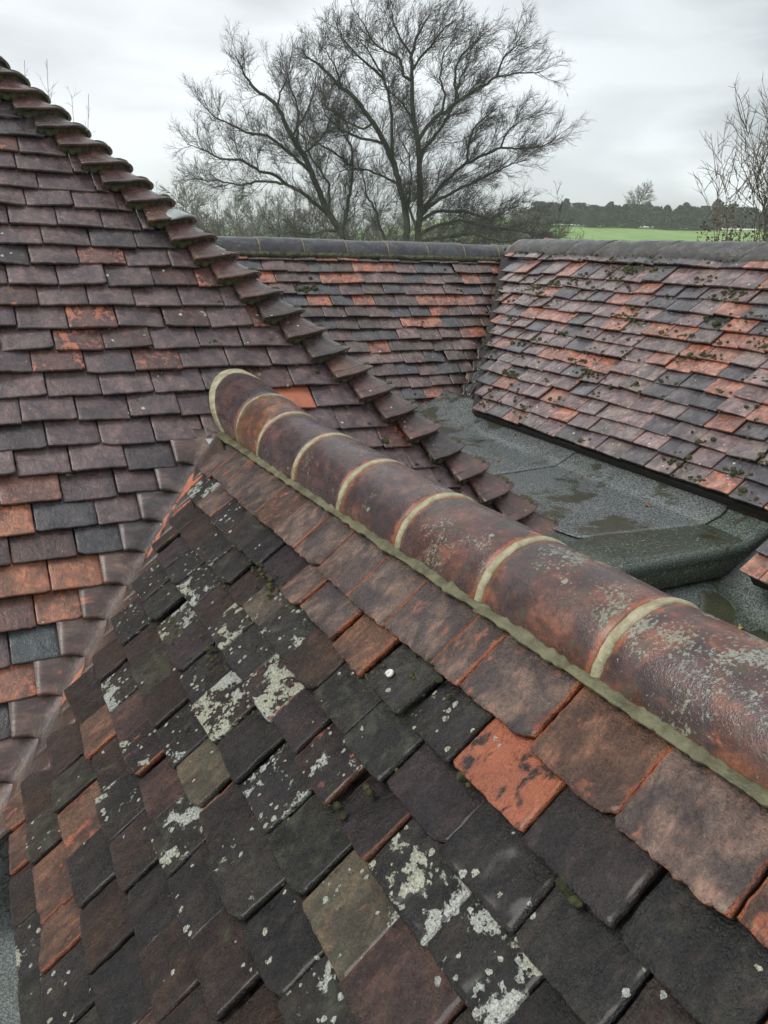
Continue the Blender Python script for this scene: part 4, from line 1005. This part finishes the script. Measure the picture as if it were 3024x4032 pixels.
LB_ = [[(.85,-5.4),(.85,-2.5),(.7,-.8),(.64,.78),(.6,1.7),(.32,2.71),(-.08,3.82),(-.43,4.52),(-.96,5.32),(-1.39,5.84),(-1.75,6.2),(-2.34,6.65),(-3.07,7.28),(-3.79,7.72),(-4.05,8.07)],
[(-.08,3.82),(-.16,4.8),(-.17,5.61),(-.34,6.4),(-.54,7.17),(-1.03,7.93),(-1.45,8.53),(-1.79,8.72)],
[(.95,-5.4),(.98,-2.2),(1.1,-.5),(1.13,.79),(1.2,2.06),(1.11,3.3),(.99,4.56),(.78,5.47),(.62,6.42),(.61,7.36),(.53,7.98),(.68,8.49),(1.05,9.1),(1.26,9.51)],
[(.63,6.95),(.27,7.14),(.13,7.71),(-.39,7.95),(-1.04,8.29),(-1.45,8.93),(-1.69,9.27)],
[(.91,4.56),(1.35,5.28),(1.92,5.72),(2.6,6.16),(3.27,6.55),(4.0,6.99),(4.75,7.12),(5.68,7.09)],
[(1.1,3.9),(1.19,4.29),(1.61,4.8),(2.16,5.57),(2.53,6.37),(2.65,7.21),(2.96,7.79),(3.1,8.3)],
[(1.25,1.9),(1.38,2.07),(1.95,2.76),(2.52,3.4),(3.21,3.97),(3.96,4.32),(4.71,4.67),(5.72,4.7),(6.36,4.77),(7.05,5.01),(7.54,5.45)],
[(1.27,1.72),(1.97,2.37),(2.91,2.85),(3.62,3.2),(4.31,3.56),(5.18,3.97),(5.88,4.16)],
[(1.22,1.49),(1.99,1.91),(3.21,1.95),(3.83,1.8),(4.45,1.64),(5.15,2.07),(5.75,2.25)],
[(1.19,.91),(2.03,1.28),(2.93,1.54),(4.17,1.29),(5.72,1.16),(6.65,1.07)],
[(.31,2.88),(-.36,3.2),(-1.09,3.51),(-1.7,3.55),(-2.59,3.36)],
[(3.21,3.97),(3.27,4.9),(3.41,5.44),(3.85,5.83),(4.46,6.32)],
[(4.71,4.67),(4.9,5.22),(5.33,5.71),(5.89,6.05)],
[(.53,7.98),(.11,8.47),(-.26,9.07),(-.33,9.56),(-.17,9.86)],
[(2.6,6.16),(2.33,6.73),(2.4,7.52),(2.83,8.04),(3.54,8.62)],
[(4.0,6.99),(4.19,7.57),(4.56,7.99),(5.02,8.1)],
[(-.96,5.32),(-1.37,5.03),(-2.08,5.28),(-2.62,5.7),(-3.21,5.89)],
[(.81,5.47),(.5,5.89),(.13,6.3),(-.3,6.71),(-.71,6.91)],
[(.61,7.36),(.99,7.89),(1.43,8.36),(1.92,8.88),(2.31,9.09)],
[(1.92,5.72),(2.0,6.36),(1.73,6.98),(1.81,7.76),(2.13,8.12)],
[(-.3,.6),(-.54,1.15),(-.75,1.83),(-1.19,2.44),(-1.33,3.11),(-1.58,3.66)],
[(1.1,.9),(.99,1.25),(.64,2.16),(.72,3.18),(.63,4.0),(.25,4.54)],
[(-.54,7.17),(-1.2,7.6),(-2.0,8.2),(-2.6,8.9)],[(-2.34,6.65),(-2.6,7.4),(-3.1,8.2)],[(-.43,4.52),(-1.3,4.7),(-2.3,5.0),(-3.0,5.6),(-3.3,6.4)],
[(1.2,.6),(2.2,.8),(3.4,1.0),(4.6,.7),(5.8,.8),(6.9,.75)]]
def big_tree(name, limbs, r_main, seed, label, trunks, wind):
    r = np.random.default_rng(seed)
    base2 = np.array([CAM[0], CAM[1], 0])+HD*38; origin = base2+RTV*limbs[0][0][0]+np.array([0, 0, -5.4])
    e = empty(name, origin, label, 'tree', 'bare trees'); tt = Tubes(); tb = Tubes()
    done = []
    for li, Lm in enumerate(limbs):
        L3 = []; side_ = r.choice([-1, 1])*r.uniform(.15, .5) if li not in trunks else r.uniform(-.08, .08)
        d_start = 0
        if done and li not in trunks:
            allp = np.concatenate(done); q0 = base2+RTV*Lm[0][0]+np.array([0, 0, Lm[0][1]])
            rel = allp-q0; pr_ = rel-np.outer(rel@HD, HD); d_start = float((allp-base2)[np.argmin((pr_**2).sum(1))]@HD)
        ln = 0; pv = None
        for (x, z) in Lm:
            if pv: ln += math.hypot(x-pv[0], z-pv[1])
            pv = (x, z); L3.append(base2+RTV*x+np.array([0, 0, z])+HD*(d_start+side_*ln))
        P, s = resample(L3, .22); P[2:] += r.normal(0, .02, P[2:].shape)
        done.append(P)
        tk = li in trunks
        r0 = (r_main if tk else .060*min(1, s[-1]/6)+.018); R_ = r0*(1-s/s[-1])**.75+.012
        if tk: R_ = r0*np.clip(1-(s/s[-1]), 0, 1)**.62+.014
        tt.add(P, R_, 8)
        s0 = 6.0 if tk else 0
        m_ = s > s0; P2 = P[m_]; s2 = s[m_]-s[m_][0]
        bend = np.array([0, 0, .42])+RTV*wind
        branches(tb, P2, s2, r, 0, [(.17, 1.75, .015, 8, .09, .05), (.11, .88, .0082, 5, .11, .10), (.075, .40, .0052, 3, .12, .12)], bend)
    tt.build('trunk', M_BARK, e, origin); tb.build('crown', M_TWIG, e, origin)
big_tree('bare_tree', LA, .20, 5, 'leafless tree leaning far to the left beside the tallest tree, behind the dark ridge', (0,), .10)
big_tree('bare_tree', LB_, .20, 8, 'tallest leafless tree in the middle with twin trunks and twigs swept to the right', (0, 2), .42)

# ---- generic bare tree
def bare(az, d, h, seed, label, group, spread=.5, mat=M_FARTW, cfg=None, zb=None, name='bare_tree', cat='tree', nl=9, wr=1.):
    r = np.random.default_rng(seed); x, y = polar(az, d); z = float(terr(x, y)) if zb is None else zb; o_ = np.array([x, y, z])
    e = empty(name, o_, label, cat, group); tt = Tubes(); tb = Tubes()
    P = [o_]; 
    for i in range(6): P.append(P[-1]+np.array([r.normal(0, .03), r.normal(0, .03), 1])*h*.13)
    P = np.array(P); tt.add(P, np.linspace(h*.022, h*.010, 7)*wr, 6)
    cfg = cfg or [(.07*h, .20*h, .0045*h, 5, .12, .1), (.05*h, .09*h, .0022*h, 3, .15, .2)]
    for i in range(nl):
        k = r.integers(2, 7); a = 2*math.pi*(i*.382+r.random()*.1); el = r.uniform(.35, 1.1)+(k > 5)*.3
        d0 = np.array([math.cos(a)*math.cos(el)*spread*2, math.sin(a)*math.cos(el)*spread*2, math.sin(el)])
        C = grow(tb, P[k], d0, h*r.uniform(.34, .5), h*.008, np.array([0, 0, .5/h]), r, 7, .10)
        s = np.concatenate([[0], np.cumsum(np.linalg.norm(np.diff(C, axis=0), axis=1))]); branches(tb, C, s, r, 0, cfg, np.array([0, 0, 1.2/h]))
    tt.build('trunk', M_BARK if mat is not M_FARTW else M_FARTW, e, o_); tb.build('crown', mat, e, o_)
    return e
def bare_el(az, d, el, *a, **k):
    x, y = polar(az, d); z = float(terr(x, y)); bare(az, d, (CAM[2]+d*math.tan(rad(el))-z)/1.06, *a, **k)
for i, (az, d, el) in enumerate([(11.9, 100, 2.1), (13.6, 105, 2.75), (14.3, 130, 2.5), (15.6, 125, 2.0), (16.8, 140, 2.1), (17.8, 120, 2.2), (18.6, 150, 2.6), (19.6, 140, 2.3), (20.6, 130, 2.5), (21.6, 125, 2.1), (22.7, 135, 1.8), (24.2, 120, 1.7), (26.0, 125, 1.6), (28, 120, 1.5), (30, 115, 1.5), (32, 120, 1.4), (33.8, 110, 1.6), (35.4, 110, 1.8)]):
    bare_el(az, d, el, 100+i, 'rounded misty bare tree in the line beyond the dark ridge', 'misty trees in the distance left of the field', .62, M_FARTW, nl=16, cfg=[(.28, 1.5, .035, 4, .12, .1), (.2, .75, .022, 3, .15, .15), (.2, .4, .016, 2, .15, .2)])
# saplings just behind the leaning tree: scrub
def scrub(az0, az1, d0, d1, h0, h1, n_, name, lab, mat, seed, cat='shrub', group=None, dens=1.0):
    r = np.random.default_rng(seed)
    for i in range(n_):
        az = r.uniform(az0, az1); d = r.uniform(d0, d1); x, y = polar(az, d); z = float(terr(x, y)); o_ = np.array([x, y, z]); h = r.uniform(h0, h1)
        tb = Tubes()
        for k in range(int(14*dens)):
            a = r.random()*6.28; d_ = np.array([math.cos(a)*.5, math.sin(a)*.5, 1.])
            C = grow(tb, o_+[r.normal(0, .25), r.normal(0, .25), 0], d_, h*r.uniform(.8, 1.25), .022, np.array([0, 0, .05]), r, 7, .12)
            s = np.concatenate([[0], np.cumsum(np.linalg.norm(np.diff(C, axis=0), axis=1))])
            branches(tb, C, s, r, 0, [(.26, 1.1, .012, 4, .16, .3), (.15, .42, .008, 3, .2, .2)], np.array([0, 0, .2]))
        tag(tb.build(name, mat, None, o_), lab, cat, group)
scrub(13, 40, 44, 60, 5.2, 7.4, 16, 'scrub_bush', 'tangled leafless bush behind the dark ridge under the tall trees', M_TWIG, 31, group='bare bushes under the tall trees')
scrub(14, 39, 30, 37, 5.0, 6.0, 10, 'lichened_bush', 'grey-green twiggy bush just behind the dark ridge', M_SCRUB, 33, group='lichened bushes behind the ridge')

# ---- hedge line beyond the field: conifers and broad evergreens
def crown_tree(az, d, h, wd_, seed, label, group, conic, mat=M_EVER, n_=1500):
    r = np.random.default_rng(seed); x, y = polar(az, d); z = float(terr(x, y)); o_ = np.array([x, y, z])
    e = empty('evergreen_tree', o_, label, 'tree', group); tt = Tubes(); tt.add(np.array([o_, o_+[0, 0, h*.5], o_+[0, 0, h*.92]]), np.array([.18, .12, .04]), 6); tt.build('trunk', M_BARK, e, o_)
    cl_ = r.normal(0, 1, (14, 3)); u = r.random(n_); f = r.random(n_)**.8
    zz = f*h*.97+.02*h; rad_ = wd_*((1-f)**.8+.12 if conic else np.sqrt(np.clip(1-((f-.42)/.62)**2, .02, 1)))
    a = r.random(n_)*6.283; k_ = np.sqrt(r.random(n_))*(1+.22*np.sin(a*3+f*9+r.random()*6)); lump = .8+.75*vn(np.stack([np.cos(a)*2, np.sin(a)*2, f*6], 1)+seed, 1, 2)
    C = np.stack([x+np.cos(a)*rad_*k_*lump, y+np.sin(a)*rad_*k_*lump, z+zz], 1)
    s_ = r.uniform(.12, .30, n_)[:, None]; A = r.normal(0, 1, (n_, 3)); A /= np.linalg.norm(A, axis=1)[:, None]; B = np.cross(A, r.normal(0, 1, (n_, 3))); B /= np.linalg.norm(B, axis=1)[:, None]
    V_ = np.stack([C+A*s_, C+B*s_*.6, C-A*s_, C-B*s_*.6], 1).reshape(-1, 3); fast_mesh('crown', V_, np.arange(4*n_).reshape(-1, 4), mat, e, o_, False)
r_ = random.Random(4)
az = 36.6; i = 0
while az < 52:
    tall = r_.random() < .22
    h = r_.uniform(5.8, 7.4) if tall else r_.uniform(3.9, 6.0)
    crown_tree(az, r_.uniform(148, 158), h*.62, r_.uniform(1.5, 2.4) if tall else r_.uniform(1.8, 3.2), 300+i, 'dark evergreen tree in the hedge line beyond the green field', 'hedge line of evergreens beyond the field', tall)
    az += r_.uniform(.28, .62); i += 1
bare_el(43.1, 160, 3.3, 77, 'lone pale spreading tree rising above the hedge line beyond the field', None, .62, M_FARTW, nl=18, wr=1.6, cfg=[(.35, 2.2, .05, 5, .14, .1), (.3, 1.0, .03, 3, .15, .15), (.25, .5, .02, 2, .15, .2)])
for i, az in enumerate((38.0, 39.6, 41.5, 45.0, 47.0, 49.0, 50.6)):
    bare_el(az, 172, 2.25+(i % 3)*.15, 400+i, 'faint bare tree just above the distant hedge line', 'faint trees behind the hedge line', .6, M_FARTW, nl=10, wr=1.4)

# ---- right-hand shrubs: hazel shoots close by, beech hedge behind
def shoots(az, d, n_, h, seed, label, lean=0., sp_=.5, r0=.013):
    r = np.random.default_rng(seed); x, y = polar(az, d); o_ = np.array([x, y, CAM[2]+1.0-h*.62-.62*0]); tb = Tubes()
    for k in range(n_):
        a = r.random()*6.28; L = h*r.uniform(.5, 1.05); d_ = np.array([math.cos(a)*sp_*.5, math.sin(a)*sp_*.5, 1.])+RTV*lean
        C = grow(tb, o_+[r.normal(0, .12), r.normal(0, .12), 0], d_, L, r0, np.array([0, 0, .035]), r, 14, .05)
        s = np.concatenate([[0], np.cumsum(np.linalg.norm(np.diff(C, axis=0), axis=1))]); m_ = s > L*.35
        branches(tb, C[m_], s[m_]-s[m_][0], r, 0, [(.17, .80, .0058, 6, .09, .05), (.10, .22, .0036, 3, .1, .15)], np.array([0, 0, .5]))
    tag(tb.build('hazel_shrub', M_HAZEL, None, o_), label, 'shrub', 'bare shrubs at the right edge')
shoots(53.9, 11.5, 56, 2.5, 61, 'tall bare hazel with pale upright shoots at the right edge of the view', -.03, .62, .007)
shoots(51.2, 12.5, 26, 1.6, 62, 'bare hazel clump left of the tallest one, behind the right-hand ridge', 0, .7, .006)
shoots(48.6, 13.5, 8, 1.5, 63, 'thin bare shrub whose few shoots rise in front of the green field', .0, .5, .006)
def leafy(az, d, w_, h, seed, label, cat='hedge', name='beech_hedge', n_=9000, mat=M_BEECH):
    r = np.random.default_rng(seed); x, y = polar(az, d); z = float(terr(x, y)); o_ = np.array([x, y, z])
    D_ = r.normal(0, 1, (n_, 3)); D_ /= np.linalg.norm(D_, axis=1)[:, None]; D_[:, 2] = abs(D_[:, 2]); k_ = r.random(n_)**.35*(1+.14*vn(D_*3+seed, 1, 2))
    C = o_+D_*k_[:, None]*np.array([w_, w_, h]); s_ = r.uniform(.03, .075, n_)[:, None]*(1.8 if mat is M_FARTW else 1)
    A = r.normal(0, 1, (n_, 3)); A /= np.linalg.norm(A, axis=1)[:, None]; B = np.cross(A, r.normal(0, 1, (n_, 3))); B /= np.linalg.norm(B, axis=1)[:, None]
    V_ = np.stack([C+A*s_, C+B*s_*.7, C-A*s_, C-B*s_*.7], 1).reshape(-1, 3)
    tag(fast_mesh(name, V_, np.arange(4*n_).reshape(-1, 4), mat, None, o_, False), label, cat, 'thickets at the wood edge' if 'wood_edge' in name else None)
leafy(54.6, 27, 3.3, 7.9, 71, 'rounded brown-leaved beech hedge behind the bare hazel at the right edge', n_=42000)
leafy(48.6, 30, 2.2, 7.0, 72, 'lower brown thicket between the beech hedge and the field', 'thicket', 'brown_thicket', 9000)
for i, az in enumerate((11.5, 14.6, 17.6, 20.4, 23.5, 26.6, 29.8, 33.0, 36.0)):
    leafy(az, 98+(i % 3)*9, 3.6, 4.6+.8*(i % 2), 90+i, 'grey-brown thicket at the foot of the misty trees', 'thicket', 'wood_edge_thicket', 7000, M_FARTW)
# twig tips showing over the hip at the top left
for i, (az, el) in enumerate(((4.05, 9.34), (4.8, 9.36), (6.56, 7.7), (7.12, 7.72))):
    r = np.random.default_rng(700+i); x, y = polar(az, 24); o_ = np.array([x, y, -5.3]); tb = Tubes(); h = CAM[2]+24*math.tan(rad(el))+5.3
    for k in range(2):
        C = grow(tb, o_+[r.normal(0, .1), r.normal(0, .1), 0], np.array([r.normal(0, .025), r.normal(0, .025), 1.]), h*(1-.04*k), .016, np.zeros(3), r, 16, .012); C_ = C[10:]
        s = np.concatenate([[0], np.cumsum(np.linalg.norm(np.diff(C_, axis=0), axis=1))]); branches(tb, C_, s, r, 0, [(.25, .6, .005, 4, .1, .1), (.16, .2, .0035, 2, .1, .2)], np.array([0, 0, .8]))
    tag(tb.build('sapling', M_HAZEL, None, o_), ('slender sapling whose tips show over the highest bonnet tiles', 'forked sapling just right of the highest twig tips', 'slender sapling peeping over the middle bonnet tiles', 'lowest sapling tips beside the hip, nearest the open sky')[i], 'sapling', 'saplings behind the hipped roof')

# ---- haze
g = G(); box(g, -60, 260, -30, 260, -8.5, 14)
m_ = bpy.data.materials.new('haze'); m_.use_nodes = True; t_ = m_.node_tree; t_.nodes.clear()
mo = N(t_, 'ShaderNodeOutputMaterial'); pv_ = N(t_, 'ShaderNodeVolumePrincipled'); pv_.inputs['Color'].default_value = (.93, .95, .97, 1); pv_.inputs['Density'].default_value = .0011
t_.links.new(pv_.outputs[0], mo.inputs['Volume']); SC.cycles.volume_bounces = 3
HAZE = True
if HAZE:
    hz = g.build('haze', m_, None, smooth=False); hz['kind'] = 'stuff'
for o in bpy.data.objects:
    if '_o' in o: del o['_o']
    if o.parent is None and 'category' in o and 'kind' not in o: o['kind'] = 'thing'
